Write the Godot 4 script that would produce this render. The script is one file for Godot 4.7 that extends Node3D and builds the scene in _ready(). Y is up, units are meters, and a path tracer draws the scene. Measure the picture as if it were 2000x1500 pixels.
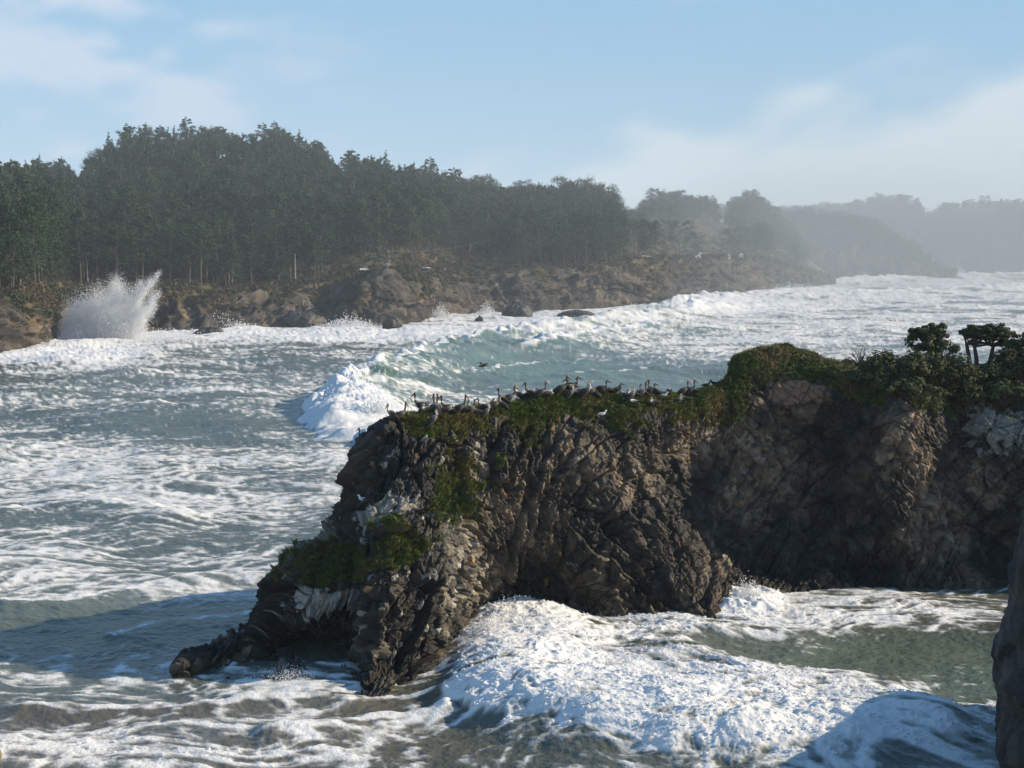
extends Node3D
# A stormy bay seen from a bluff: a grassy rock ridge with pelicans, breakers, and a wooded shore in haze.

const EYE := Vector3(0, 22, 0)
const LENS := 2900.0            # focal length in pixels of the 2000 pixel wide photograph
const PITCH := 0.0860           # camera looks down by this angle
var rng := RandomNumberGenerator.new()
var counts := {}

# ---------------------------------------------------------------- pixels to places
func ray(px: float, py: float) -> Vector3:
	return Vector3((px - 1000.0) / LENS, (750.0 - py) / LENS, -1.0).rotated(Vector3.RIGHT, -PITCH)
func on_level(px: float, py: float, level := 0.0) -> Vector3:
	var r := ray(px, py)
	return EYE + r * ((level - EYE.y) / r.y)
func at_depth(px: float, py: float, depth: float) -> Vector3:
	var r := ray(px, py)
	return EYE + r * (depth / -r.z)
func pixel_of(p: Vector3) -> Vector2:
	var v := (p - EYE).rotated(Vector3.RIGHT, PITCH)
	return Vector2(1000.0 + LENS * v.x / -v.z, 750.0 - LENS * v.y / -v.z)

# ---------------------------------------------------------------- nodes
func numbered(called: String) -> String:
	counts[called] = counts.get(called, -1) + 1
	return called if counts[called] == 0 else "%s_%03d" % [called, counts[called]]
func tag(o: Node3D, label: String, category: String, group := "", kind := "") -> Node3D:
	if label: o.set_meta("label", label)
	if category: o.set_meta("category", category)
	if group: o.set_meta("group", group)
	if kind: o.set_meta("kind", kind)
	return o
func put(called: String, mesh: Mesh, material: Material, parent: Node = self) -> MeshInstance3D:
	var o := MeshInstance3D.new()
	o.name = numbered(called) if parent == self else called
	o.mesh = mesh
	if material: o.material_override = material
	parent.add_child(o, true)
	return o
func thing(called: String, label: String, category: String, at := Vector3.ZERO, turn := 0.0, group := "") -> Node3D:
	var o := Node3D.new()
	o.name = numbered(called)
	add_child(o)
	o.position = at
	o.rotation.y = turn
	tag(o, label, category, group)
	return o
func many(called: String, mesh: Mesh, material: Material, places: Array, tints: Array, label: String, category: String, parent: Node = self) -> MultiMeshInstance3D:
	var mm := MultiMesh.new()
	mm.transform_format = MultiMesh.TRANSFORM_3D
	mm.use_colors = tints.size() > 0
	mm.mesh = mesh
	mm.instance_count = places.size()
	for i in places.size():
		mm.set_instance_transform(i, places[i])
		if tints: mm.set_instance_color(i, tints[i])
	var o := MultiMeshInstance3D.new()
	o.name = numbered(called) if parent == self else called
	o.multimesh = mm
	o.material_override = material
	parent.add_child(o, true)
	tag(o, label, category, "", "stuff")
	return o

# ---------------------------------------------------------------- materials
func noise(kind: int, frequency: float, octaves := 4, seed_ := 1, fractal := FastNoiseLite.FRACTAL_FBM) -> FastNoiseLite:
	var n := FastNoiseLite.new()
	n.noise_type = kind
	n.frequency = frequency
	n.fractal_type = fractal if octaves > 1 else FastNoiseLite.FRACTAL_NONE
	n.fractal_octaves = octaves
	n.seed = seed_
	return n
func noise_picture(n: FastNoiseLite, size: int, ramp: Gradient = null, bump := 0.0) -> NoiseTexture2D:
	var t := NoiseTexture2D.new()
	t.width = size
	t.height = size
	t.seamless = true
	t.noise = n
	if bump > 0.0:
		t.as_normal_map = true
		t.bump_strength = bump
	elif ramp: t.color_ramp = ramp
	return t
func ramp(stops: Array) -> Gradient:
	var g := Gradient.new()
	g.offsets = PackedFloat32Array(stops.map(func(s): return s[0]))
	g.colors = PackedColorArray(stops.map(func(s): return Color(s[1], s[1], s[1]) if s[1] is float else s[1]))
	return g
func lin(r: float, g: float, b: float) -> Color:
	return Color(r, g, b).linear_to_srgb()
func plain(c: Color, rough := 0.9, specular := 0.3) -> StandardMaterial3D:
	var m := StandardMaterial3D.new()
	m.albedo_color = c
	m.roughness = rough
	m.metallic_specular = specular
	return m
func tinted(rough := 0.9, specular := 0.3) -> StandardMaterial3D:
	var m := plain(Color.WHITE, rough, specular)
	m.vertex_color_use_as_albedo = true
	return m

# ---------------------------------------------------------------- meshes
class Shape:
	var v := PackedVector3Array()
	var n := PackedVector3Array()
	var c := PackedColorArray()
	var i := PackedInt32Array()
	func tri(a: Vector3, b: Vector3, d: Vector3, col: Color, flip_up := false) -> void:
		var nn := (b - a).cross(d - a).normalized()
		var k := v.size()
		v.append(a); v.append(b); v.append(d)
		if flip_up and nn.y < 0.0:
			nn = -nn
			i.append(k); i.append(k + 1); i.append(k + 2)
		else:
			i.append(k); i.append(k + 2); i.append(k + 1)
		for j in 3:
			n.append(nn); c.append(col)
	func box(t: Transform3D, size: Vector3, col: Color) -> void:
		var h := size / 2.0
		for s in [[Vector3.RIGHT, Vector3.UP, Vector3.BACK], [Vector3.LEFT, Vector3.UP, Vector3.FORWARD], [Vector3.UP, Vector3.BACK, Vector3.RIGHT], [Vector3.DOWN, Vector3.FORWARD, Vector3.RIGHT], [Vector3.BACK, Vector3.UP, Vector3.LEFT], [Vector3.FORWARD, Vector3.UP, Vector3.RIGHT]]:
			var f: Vector3 = s[0] * h
			var a: Vector3 = s[1] * h
			var b: Vector3 = s[1].cross(s[0]) * h
			var p := [t * (f - a - b), t * (f + a - b), t * (f + a + b), t * (f - a + b)]
			var nn: Vector3 = (t.basis * s[0]).normalized()
			var k := v.size()
			for q in p:
				v.append(q); n.append(nn); c.append(col)
			var out: bool = (p[1] - p[0]).cross(p[2] - p[0]).dot(nn) < 0.0
			for q in ([0, 1, 2, 0, 2, 3] if out else [0, 2, 1, 0, 3, 2]): i.append(k + q)
	func tube(path: Array, wide: Array, high: Array, cols: Array, sides := 8, up := Vector3.UP) -> void:
		# one closed skin along a path; elliptical rings, wide across and high along up
		var k := v.size()
		var m := path.size()
		for a in m:
			var f: Vector3 = (path[mini(a + 1, m - 1)] - path[maxi(a - 1, 0)]).normalized()
			var r: Vector3 = f.cross(up)
			if r.length() < 0.05: r = f.cross(Vector3.RIGHT)
			r = r.normalized()
			var u := r.cross(f)
			for s in sides:
				var g := TAU * s / sides
				v.append(path[a] + r * cos(g) * wide[a] + u * sin(g) * high[a])
				n.append((r * cos(g) / maxf(wide[a], 1e-4) + u * sin(g) / maxf(high[a], 1e-4)).normalized())
				c.append(cols[mini(a, cols.size() - 1)])
		for a in m - 1:
			for s in sides:
				var p0 := k + a * sides + s
				var p1 := k + a * sides + (s + 1) % sides
				for q in [p0, p1, p0 + sides, p1, p1 + sides, p0 + sides]: i.append(q)
		for e in [0, m - 1]:
			for s in range(1, sides - 1):
				var b: int = k + e * sides
				for q in ([b, b + s + 1, b + s] if e == 0 else [b, b + s, b + s + 1]): i.append(q)
	func done() -> ArrayMesh:
		var a := []
		a.resize(Mesh.ARRAY_MAX)
		a[Mesh.ARRAY_VERTEX] = v
		a[Mesh.ARRAY_NORMAL] = n
		a[Mesh.ARRAY_COLOR] = c
		a[Mesh.ARRAY_INDEX] = i
		var m := ArrayMesh.new()
		m.add_surface_from_arrays(Mesh.PRIMITIVE_TRIANGLES, a)
		return m

func grid_normals(v: PackedVector3Array, nu: int, nv: int) -> PackedVector3Array:
	var n := PackedVector3Array()
	n.resize(nu * nv)
	for i in nu:
		var l := maxi(i - 1, 0) * nv
		var r := mini(i + 1, nu - 1) * nv
		for j in nv:
			var d := maxi(j - 1, 0)
			var u := mini(j + 1, nv - 1)
			n[i * nv + j] = (v[r + j] - v[l + j]).cross(v[i * nv + u] - v[i * nv + d]).normalized()
	return n
func grid_index(nu: int, nv: int) -> PackedInt32Array:
	var ix := PackedInt32Array()
	ix.resize((nu - 1) * (nv - 1) * 6)
	var k := 0
	for i in nu - 1:
		for j in nv - 1:
			var a := i * nv + j
			ix[k] = a; ix[k + 1] = a + 1; ix[k + 2] = a + nv
			ix[k + 3] = a + nv; ix[k + 4] = a + 1; ix[k + 5] = a + nv + 1
			k += 6
	return ix
func grid_mesh(v: PackedVector3Array, n: PackedVector3Array, c: PackedColorArray, nu: int, nv: int) -> ArrayMesh:
	var a := []
	a.resize(Mesh.ARRAY_MAX)
	a[Mesh.ARRAY_VERTEX] = v
	a[Mesh.ARRAY_NORMAL] = n
	a[Mesh.ARRAY_COLOR] = c
	a[Mesh.ARRAY_INDEX] = grid_index(nu, nv)
	var m := ArrayMesh.new()
	m.add_surface_from_arrays(Mesh.PRIMITIVE_TRIANGLES, a)
	return m
# A smooth skin through columns of control points; steps[k] samples between control rows k and k+1.
func loft(columns: Array, spacing: float, steps: Array) -> Dictionary:
	var nc := columns.size()
	var nr: int = columns[0].size()
	var v := PackedVector3Array()
	var us := PackedFloat32Array()
	for a in nc - 1:
		var span := 0.0
		for r in nr: span = maxf(span, (columns[a + 1][r] - columns[a][r]).length() * (1.0 if r < nr - 2 else 0.6))
		var k := maxi(2, int(span / spacing))
		for s in k: us.append(a + float(s) / k)
	us.append(nc - 1 - 0.0001)
	var vs := PackedFloat32Array()
	for r in nr - 1:
		for s in steps[r]: vs.append(r + float(s) / steps[r])
	vs.append(nr - 1 - 0.0001)
	for u in us:
		var a := int(u)
		var f := u - a
		var row := []
		for r in nr:
			row.append(columns[a][r].cubic_interpolate(columns[a + 1][r], columns[maxi(a - 1, 0)][r], columns[mini(a + 2, nc - 1)][r], f))
		for w in vs:
			var b := int(w)
			v.append(row[b].cubic_interpolate(row[b + 1], row[maxi(b - 1, 0)], row[mini(b + 2, nr - 1)], w - b))
	return {"v": v, "nu": us.size(), "nv": vs.size(), "us": us, "vs": vs}

# Cracked cells in a plane: (distance to the nearest edge, tilted facet height, cell value, second value)
func cells(x: float, y: float) -> Vector4:
	var ix := floori(x)
	var iy := floori(y)
	var f1 := 9.0
	var f2 := 9.0
	var best := 0
	var bx := 0.0
	var by := 0.0
	for oy in range(-1, 2):
		for ox in range(-1, 2):
			var cx := ix + ox
			var cy := iy + oy
			var h := ((cx * 73856093) ^ (cy * 19349663)) * 83492791 & 0x7fffffff
			h = (h ^ (h >> 13)) * 1274126177 & 0x7fffffff
			var dx := cx + (h & 1023) / 1023.0 - x
			var dy := cy + ((h >> 10) & 1023) / 1023.0 - y
			var ax := absf(dx)
			var ay := absf(dy)
			var d := maxf(ax, ay) + 0.4 * minf(ax, ay)
			if d < f1:
				f2 = f1
				f1 = d
				best = h
				bx = dx
				by = dy
			elif d < f2: f2 = d
	var v1 := ((best >> 5) & 255) / 255.0
	var v2 := ((best >> 15) & 255) / 255.0
	return Vector4(f2 - f1, bx * (v1 - 0.5) + by * (v2 - 0.5), v1, v2)
func smooth(a: float, b: float, x: float) -> float:
	return smoothstep(a, b, x)

# ---------------------------------------------------------------- the scene
func _ready() -> void:
	rng.seed = 7
	var cam := Camera3D.new()
	cam.name = "camera"
	cam.position = EYE
	cam.rotation.x = -PITCH
	cam.fov = rad_to_deg(2.0 * atan(750.0 / LENS))
	cam.near = 0.5
	cam.far = 20000.0
	add_child(cam)
	cam.current = true
	var env := Environment.new()
	env.background_mode = Environment.BG_SKY
	env.sky = Sky.new()
	env.sky.sky_material = sky_material()
	env.tonemap_mode = Environment.TONE_MAPPER_LINEAR
	env.tonemap_exposure = 1.46
	env.sdfgi_enabled = true
	env.ssao_enabled = true
	env.ssil_enabled = true
	env.fog_enabled = true
	env.fog_density = 0.00012
	env.volumetric_fog_enabled = true
	env.volumetric_fog_density = 0.0
	env.fog_light_color = Color(0.88, 0.94, 1.0)
	var we := WorldEnvironment.new()
	we.name = "air"
	we.environment = env
	add_child(we)
	var sun := DirectionalLight3D.new()
	sun.name = "sun"
	sun.light_color = Color(1.0, 0.93, 0.82)
	sun.light_energy = 1.6
	sun.light_angular_distance = 0.5
	sun.shadow_enabled = true
	add_child(sun)
	var az := deg_to_rad(84.0)
	var el := deg_to_rad(27.0)
	sun.look_at_from_position(Vector3(sin(az) * cos(el), sin(el), -cos(az) * cos(el)), Vector3.ZERO)

	build_sea()
	build_rock()
	build_near_rocks()
	build_shore()
	build_forest()
	build_rock_plants()
	build_birds()
	build_shore_things()
	build_spray()

func sky_material() -> PanoramaSkyMaterial:
	var w := 2048
	var h := 1024
	var data := PackedFloat32Array()
	data.resize(w * h * 3)
	var streak := noise(FastNoiseLite.TYPE_SIMPLEX_SMOOTH, 1.0, 5, 11)
	var k := 0
	for j in h:
		var el := (0.5 - (j + 0.5) / h) * 180.0
		var s := clampf(el / 90.0, 0.0, 1.0)
		var up := pow(s, 0.55)
		var base := Vector3(0.40, 0.53, 0.61).lerp(Vector3(0.185, 0.37, 0.55), smooth(0.0, 0.32, up)).lerp(Vector3(0.07, 0.18, 0.38), smooth(0.28, 0.75, up))
		if el < 0.0: base = Vector3(0.34, 0.40, 0.43)
		for i in w:
			var c := base
			if el > -1.0 and el < 70.0:
				var a := wrapf((i + 0.5) / w * 360.0, -180.0, 180.0)
				var ca := absf(a)
				# a cloud bank climbing to the right, soft streaks to the left
				var n := streak.get_noise_3d(cos(deg_to_rad(a)) * 9.0, el * 0.42 - a * 0.045 * exp(-ca * 0.02), sin(deg_to_rad(a)) * 9.0)
				var line := 3.0 + 0.19 * clampf(a, -30.0, 60.0) + 2.2 * n
				var bank := smooth(1.3, -1.3, el - line) * smooth(-10.0, 0.0, a)
				var left := smooth(-3.0, -13.0, a) * smooth(0.05, 0.5, n + 0.42 - absf(el - 6.6) * 0.10)
				var high := smooth(0.05, 0.6, n) * smooth(7.5, 12.0, el) * 0.35
				c = c.lerp(Vector3(0.53, 0.60, 0.63), clampf(bank * 0.85, 0, 1))
				c = c.lerp(Vector3(0.43, 0.505, 0.61), clampf(left * 0.85 + high, 0, 1))
			data[k] = c.x; data[k + 1] = c.y; data[k + 2] = c.z
			k += 3
	var m := PanoramaSkyMaterial.new()
	m.panorama = ImageTexture.create_from_image(Image.create_from_data(w, h, false, Image.FORMAT_RGBF, data.to_byte_array()))
	return m

# ---------------------------------------------------------------- the sea
var swell_a := noise(FastNoiseLite.TYPE_SIMPLEX_SMOOTH, 0.02, 2, 3)
var chop := noise(FastNoiseLite.TYPE_SIMPLEX_SMOOTH, 0.11, 4, 5)
var lace := noise(FastNoiseLite.TYPE_SIMPLEX_SMOOTH, 0.30, 4, 8, FastNoiseLite.FRACTAL_RIDGED)
var patch := noise(FastNoiseLite.TYPE_SIMPLEX_SMOOTH, 0.035, 3, 9)
var warp := noise(FastNoiseLite.TYPE_SIMPLEX_SMOOTH, 0.06, 2, 12)
var lump := noise(FastNoiseLite.TYPE_CELLULAR, 0.8, 3, 14)
var fine_lace := noise(FastNoiseLite.TYPE_SIMPLEX_SMOOTH, 0.55, 3, 18, FastNoiseLite.FRACTAL_RIDGED)
var streak_foam := noise(FastNoiseLite.TYPE_SIMPLEX_SMOOTH, 0.05, 4, 15, FastNoiseLite.FRACTAL_RIDGED)
# foam regions, seen at these pixels: centre, reach; then foam cover, turbulence, green, brown, lift
const FOAM := [
	[300, 760, 420, 60, 0.44, 0.1, 0.0, 0.0, 0.0], [250, 930, 420, 90, 0.56, 0.1, 0.0, 0.0, 0.0], [420, 840, 260, 34, 0.30, 0.0, 0.1, 0.0, 0.0], [620, 900, 160, 60, 0.54, 0.05, 0, 0, 0],
	[100, 1010, 200, 30, 0.36, 0.2, 0.0, 0, 0.0], [250, 1070, 400, 40, 0.52, 0.2, 0, 0, 0], [250, 1220, 350, 45, 0.20, 0.0, 0.15, 0.1, 0.0], [400, 1290, 200, 34, 0.52, 0.0, 0, 0.0, 0], [150, 1330, 260, 40, 0.55, 0.0, 0, 0, 0],
	[200, 1405, 500, 22, 0.34, 0.25, 0, 0.9, 0.0], [350, 1460, 560, 50, 0.54, 0.5, 0, 0.7, 0], [780, 1380, 150, 40, 0.36, 0.2, 0, 0.7, 0], [950, 1440, 110, 46, 0.28, 0.2, 0.1, 0.5, 0],
	[1280, 740, 300, 30, 0.14, 0.0, 0.25, 0, 0], [1050, 720, 200, 30, 0.16, 0.0, 0.8, 0, 0], [1400, 700, 260, 14, 0.26, 0, 0.2, 0, 0],
	[1600, 640, 620, 46, 0.60, 0.2, 0, 0, 0], [1800, 560, 700, 34, 0.66, 0.4, 0, 0, 0], [1200, 640, 240, 26, 0.62, 0.3, 0.3, 0, 0], [1900, 690, 200, 20, 0.45, 0.1, 0.1, 0, 0],
	[500, 655, 480, 14, 0.84, 0.8, 0, 0, 0.5], [950, 628, 260, 14, 0.80, 0.6, 0, 0, 0.3], [1320, 597, 220, 13, 0.92, 0.8, 0, 0, 0.6], [120, 690, 170, 22, 0.92, 0.8, 0, 0, 0.8],
	[1290, 1330, 420, 150, 0.52, 0.66, 0, 0, 0.3], [1020, 1260, 130, 75, 0.84, 0.9, 0, 0, 1.0], [1560, 1440, 460, 80, 0.50, 0.66, 0.05, 0, 0.5], [1180, 1400, 200, 60, 0.64, 0.8, 0, 0, 0.8],
	[1700, 1190, 260, 38, 0.54, 0.5, 0.1, 0.3, 0.0], [1460, 1180, 60, 30, 0.70, 0.9, 0, 0, 0.12], [1700, 1275, 260, 34, 0.10, 0.0, 0.5, 0.1, -0.2], [1890, 1310, 110, 60, 0.26, 0.1, 0.5, 0.1, -0.2], [1480, 1262, 130, 14, 0.35, 0.2, 0.4, 0.2, 0],
	[600, 1345, 200, 20, 0.62, 0.25, 0, 0, 0.0], [620, 1010, 60, 80, 0.45, 0.05, 0, 0, 0],
]
# crests: pixels of the crest line on the water, height, reach of the front and of the back, foam reach in front, behind
const CRESTS := [
	[[[1950, 1430], [1700, 1462], [1450, 1470], [1220, 1446], [1060, 1416], [960, 1362], [890, 1290]], 1.02, 2.0, 4.0, 2.4, 2.4, 0.0],
	[[[705, 862], [660, 828], [668, 790], [715, 760], [790, 728], [900, 692], [1000, 668], [1180, 636], [1370, 606]], 4.6, 3.0, 13.0, 5.0, 1.3, 7.0],
	[[[860, 752], [1000, 722], [1150, 706], [1330, 700]], 0.9, 2.0, 8.0, 0.8, 0.5, 0.0], [[[1060, 742], [1250, 726], [1450, 716]], 0.8, 2.0, 8.0, 0.7, 0.5, 0.0],
	[[[1010, 700], [1120, 672], [1260, 648], [1420, 628]], 2.4, 4.0, 14.0, 3.0, 1.2, 0.0],
	[[[1290, 606], [1400, 588], [1520, 576], [1640, 566]], 4.2, 8.0, 22.0, 20.0, 14.0, 0.0],
	[[[1580, 556], [1700, 548], [1860, 541], [2100, 534]], 5.5, 12.0, 30.0, 30.0, 26.0, 0.0],
	[[[1500, 590], [1750, 572], [2100, 556]], 3.0, 10.0, 30.0, 26.0, 14.0, 0.0],
	[[[-60, 1200], [120, 1184], [300, 1142], [450, 1124], [585, 1130]], 0.5, 1.0, 3.0, 0.9, 0.5, 0.0],
	[[[200, 1258], [300, 1226], [400, 1212], [530, 1208]], 0.4, 1.0, 3.0, 0.8, 0.4, 0.0],
	[[[-40, 1396], [200, 1396], [420, 1386], [620, 1370], [740, 1372]], 0.55, 0.8, 1.4, 0.2, 0.7, 0.0],
	[[[480, 1442], [640, 1424], [820, 1400], [900, 1392]], 0.5, 0.8, 1.4, 0.3, 0.6, 0.0],
	[[[-60, 880], [160, 868], [420, 860]], 0.6, 2.5, 8.0, 1.2, 1.0, 0.0],
	[[[180, 800], [430, 790], [700, 770]], 0.7, 3.0, 10.0, 1.0, 0.8, 0.0],
	[[[-60, 1000], [180, 985], [300, 1000], [420, 1010]], 0.55, 1.5, 4.0, 1.6, 0.8, 0.0],
]
var crest_lines := []
var froth_spots := PackedVector3Array()
func build_sea() -> void:
	for c in CRESTS:
		var pts := PackedVector2Array()
		var box := Rect2()
		for q in c[0]:
			var p := on_level(q[0], q[1])
			pts.append(Vector2(p.x, p.z))
			box = Rect2(pts[0], Vector2.ZERO) if pts.size() == 1 else box.expand(pts[-1])
		crest_lines.append([pts, box.grow(c[3] * 2.2 + 6.0), c[1], c[2], c[3], c[4], c[5], c[6]])
	var ts := PackedFloat32Array()
	for t in [-2.6, -1.6, -1.1, -0.8, -0.62, -0.52, -0.46]: ts.append(t)
	for k in 1081: ts.append(-0.42 + 0.84 * k / 1080.0)
	for t in [0.46, 0.52, 0.62, 0.8, 1.1, 1.6, 2.6]: ts.append(t)
	var ds := PackedFloat32Array()
	for d in [14.0, 24.0, 34.0, 44.0, 52.0]: ds.append(d)
	var at := 58.0
	while at < 6200.0:
		ds.append(at)
		at += at * at * lerpf(1.7e-5, 2.6e-5, smooth(90.0, 160.0, at))
	ds.append(9000.0); ds.append(16000.0)
	var nu := ts.size()
	var nv := ds.size()
	# foam regions on a coarse net
	var regions := []
	for b in FOAM:
		var c := on_level(b[0], b[1])
		var far := on_level(b[0], maxf(b[1] - b[3], 506.0))
		var near := on_level(b[0], b[1] + b[3])
		regions.append([c.x / -c.z, b[2] / LENS, log(-c.z), maxf(log(-far.z) - log(-c.z), log(-c.z) - log(-near.z)), b])
	var step := 6
	var cu := nu / step + 2
	var cv := nv / step + 2
	var cov := PackedFloat32Array()
	cov.resize(cu * cv * 5)
	for a in cu:
		var t := ts[mini(a * step, nu - 1)]
		for b in cv:
			var ld := log(ds[mini(b * step, nv - 1)])
			var val := [0.46, 0.12, 0.0, 0.0, 0.0]
			for r in regions:
				var x: float = (t - r[0]) / r[1]
				var y: float = (ld - r[2]) / r[3]
				var w := x * x + y * y
				if w < 2.2:
					w = smooth(1.55, 0.45, sqrt(w))
					for e in 5: val[e] = lerpf(val[e], r[4][4 + e], w)
			var k := (a * cv + b) * 5
			for e in 5: cov[k + e] = val[e]
	var v := PackedVector3Array(); v.resize(nu * nv)
	var col := PackedColorArray(); col.resize(nu * nv)
	var foam := PackedFloat32Array(); foam.resize(nu * nv)
	for i in nu:
		var t := ts[i]
		var ca := i / step
		var fa := float(i % step) / step
		var limit := shore_limit(t)
		for j in nv:
			var d := ds[j]
			var x := t * d
			var z := -d
			var k := i * nv + j
			if d > limit + 60.0 + d * 0.05:
				v[k] = Vector3(x, 0, z)
				continue
			var q := (ca * cv + j / step) * 5
			var fb := float(j % step) / step
			var w00 := (1 - fa) * (1 - fb)
			var w01 := (1 - fa) * fb
			var w10 := fa * (1 - fb)
			var w11 := fa * fb
			var q2 := q + cv * 5
			var cover := cov[q] * w00 + cov[q + 5] * w01 + cov[q2] * w10 + cov[q2 + 5] * w11
			var turb := cov[q + 1] * w00 + cov[q + 6] * w01 + cov[q2 + 1] * w10 + cov[q2 + 6] * w11
			var green := cov[q + 2] * w00 + cov[q + 7] * w01 + cov[q2 + 2] * w10 + cov[q2 + 7] * w11
			var brown := cov[q + 3] * w00 + cov[q + 8] * w01 + cov[q2 + 3] * w10 + cov[q2 + 8] * w11
			var lift := cov[q + 4] * w00 + cov[q + 9] * w01 + cov[q2 + 4] * w10 + cov[q2 + 9] * w11
			var h := 0.55 * swell_a.get_noise_2d(x * 1.6, z) * clampf(d / 150.0, 0.4, 1.6) + lift
			var rough := chop.get_noise_2d(x, z * 1.3)
			h += rough * 0.32 * clampf(d / 120.0, 0.7, 1.6)
			for c in crest_lines:
				if not c[1].has_point(Vector2(x, z)): continue
				var near := 1e9
				var side := 0.0
				var along := 0.0
				var pts: PackedVector2Array = c[0]
				var here := Vector2(x, z)
				for s in pts.size() - 1:
					var e := pts[s + 1] - pts[s]
					var f := clampf((here - pts[s]).dot(e) / e.length_squared(), 0, 1)
					var g := here - pts[s] - e * f
					var dist := g.length()
					if dist < near:
						near = dist
						side = signf(e.x * g.y - e.y * g.x)
						along = (s + f) / (pts.size() - 1)
				var wob := warp.get_noise_2d(x * 2.0, z * 2.0) + (0.8 * chop.get_noise_2d(x * 3.0, z * 3.0) if c[2] < 1.0 else 0.0)
				var sd: float = near * side + wob * c[3] * 0.5      # positive behind the crest
				var ends := smooth(0.0, 0.10, along) * smooth(1.0, 0.86, along) if c[7] == 0.0 else lerpf(0.35, 1.0, smooth(0.0, 0.3, along))
				var prof := exp(-pow(sd / (c[4] if sd > 0.0 else c[3]), 2.0))
				h += c[2] * prof * ends * (0.85 + 0.3 * wob)
				var behind: float = c[6]
				if c[7] > 0.0: behind += c[7] * smooth(0.30, 0.08, along) * 1.6
				var white := smooth(-c[5] * 1.15, -c[5] * 0.75, sd) * smooth(behind * 1.5, behind * 0.5, sd) * ends
				cover = maxf(cover, white * 0.95 / maxf(ends, 0.35) if c[7] > 0.0 else white * (0.84 if c[2] > 2.0 else 0.66))
				turb = maxf(turb, white * (0.2 if c[2] < 1.0 else 0.7 if c[7] == 0.0 else lerpf(0.45, 1.0, smooth(0.42, 0.22, along))))
				if sd > 0.0: green = maxf(green, prof * 0.9 * ends * smooth(0.8, 3.0, c[2]))
			var wx := warp.get_noise_2d(x, z) * 5.0
			var wz := warp.get_noise_2d(x + 500.0, z) * 5.0
			var n1 := lace.get_noise_2d(x * 0.62 + wx, z * 1.0 + wz)
			var n2 := patch.get_noise_2d(x * 0.6, z * 1.1 + wx)
			var n3 := chop.get_noise_2d(x * 6.0 + 90.0, z * 6.0)
			var n4 := streak_foam.get_noise_2d(x * 0.45 + wx * 0.4, z * 1.2 + wz * 0.6)
			var n5 := fine_lace.get_noise_2d(x * 0.7 + wz * 0.5, z + wx * 0.5)
			var far := smooth(220.0, 650.0, d)
			var n6 := streak_foam.get_noise_2d(x * 0.10 + 300.0, z * 0.20) if far > 0.0 else 0.0
			var body := 0.40 + 0.32 * (1.0 - 0.6 * far) * n1 + 0.20 * n2 + 0.12 * (1.0 - far) * n3 + (0.15 + 0.12 * far) * n4 + (0.10 + 0.14 * turb) * (1.0 - far) * n5 + 0.30 * far * n6      # broad rafts
			var net := 0.5 + 0.42 * n5 + 0.30 * n1 + 0.10 * n3                      # threads between them
			var f := smooth(1.0 - cover - 0.04, 1.0 - cover + 0.24, body)
			f = maxf(f, smooth(0.86, 1.06, net + 0.40 * (cover - 0.5) + 0.22 * n2 - 0.25 * far) * 0.85)
			f = lerpf(f * (0.62 + 0.35 * smooth(-0.5, 0.7, n5 + n3)), f, smooth(0.2, 0.7, turb))
			if turb > 0.25:
				var l := 1.0 + lump.get_noise_2d(x * 0.62 + wx * 0.3, z * 1.15)            # 0 in the hollows .. 2
				var l2 := 1.0 + lump.get_noise_2d(x * 0.19 + 40.0, z * 0.36 + wx * 0.1)
				var l3 := 1.0 + lump.get_noise_2d(x * 2.9, z * 3.3 + 70.0)
				h += (turb - 0.25) * (0.55 * (1.0 - l * 1.1) + 1.25 * (0.8 - l2) + 0.30 * (0.8 - l3) + 0.35 * n5) * clampf(d / 90.0, 0.8, 1.25) * (0.75 + 0.9 * n2) * (1.0 - 0.6 * far)
			h += f * 0.02 + n3 * 0.05
			v[k] = Vector3(x, h, z)
			if d < 120.0 and turb > 0.5 and f > 0.75 and absf(t) < 0.40 and rng.randf() < 0.10 * smooth(0.35, 0.9, n5 + 0.6 * n3 + 0.5 * n1): froth_spots.append(v[k])
			foam[k] = f
			var wc := Color(0.080, 0.088, 0.068).lerp(Color(0.095, 0.150, 0.105), clampf(green, 0, 1)).lerp(Color(0.115, 0.095, 0.075), clampf(brown, 0, 1) * 0.75)
			var thin := smooth(-0.3, 0.9, n2 + 0.5 * n3) * 0.10
			wc = wc.lerp(Color(0.55, 0.60, 0.60), thin)
			col[k] = wc.lerp(Color(0.66, 0.665, 0.66), f)
	var n := grid_normals(v, nu, nv)
	var wet := PackedInt32Array()
	var white := PackedInt32Array()
	for i in nu - 1:
		var limit := maxf(shore_limit(ts[i]), shore_limit(ts[i + 1]))
		for j in nv - 1:
			if ds[j] > limit + 40.0 + ds[j] * 0.03: break
			var a := i * nv + j
			if foam[a] + foam[a + 1] + foam[a + nv] > 1.0:
				white.append(a); white.append(a + 1); white.append(a + nv)
			else:
				wet.append(a); wet.append(a + 1); wet.append(a + nv)
			if foam[a + nv] + foam[a + 1] + foam[a + nv + 1] > 1.0:
				white.append(a + nv); white.append(a + 1); white.append(a + nv + 1)
			else:
				wet.append(a + nv); wet.append(a + 1); wet.append(a + nv + 1)
	var mesh := ArrayMesh.new()
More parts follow.
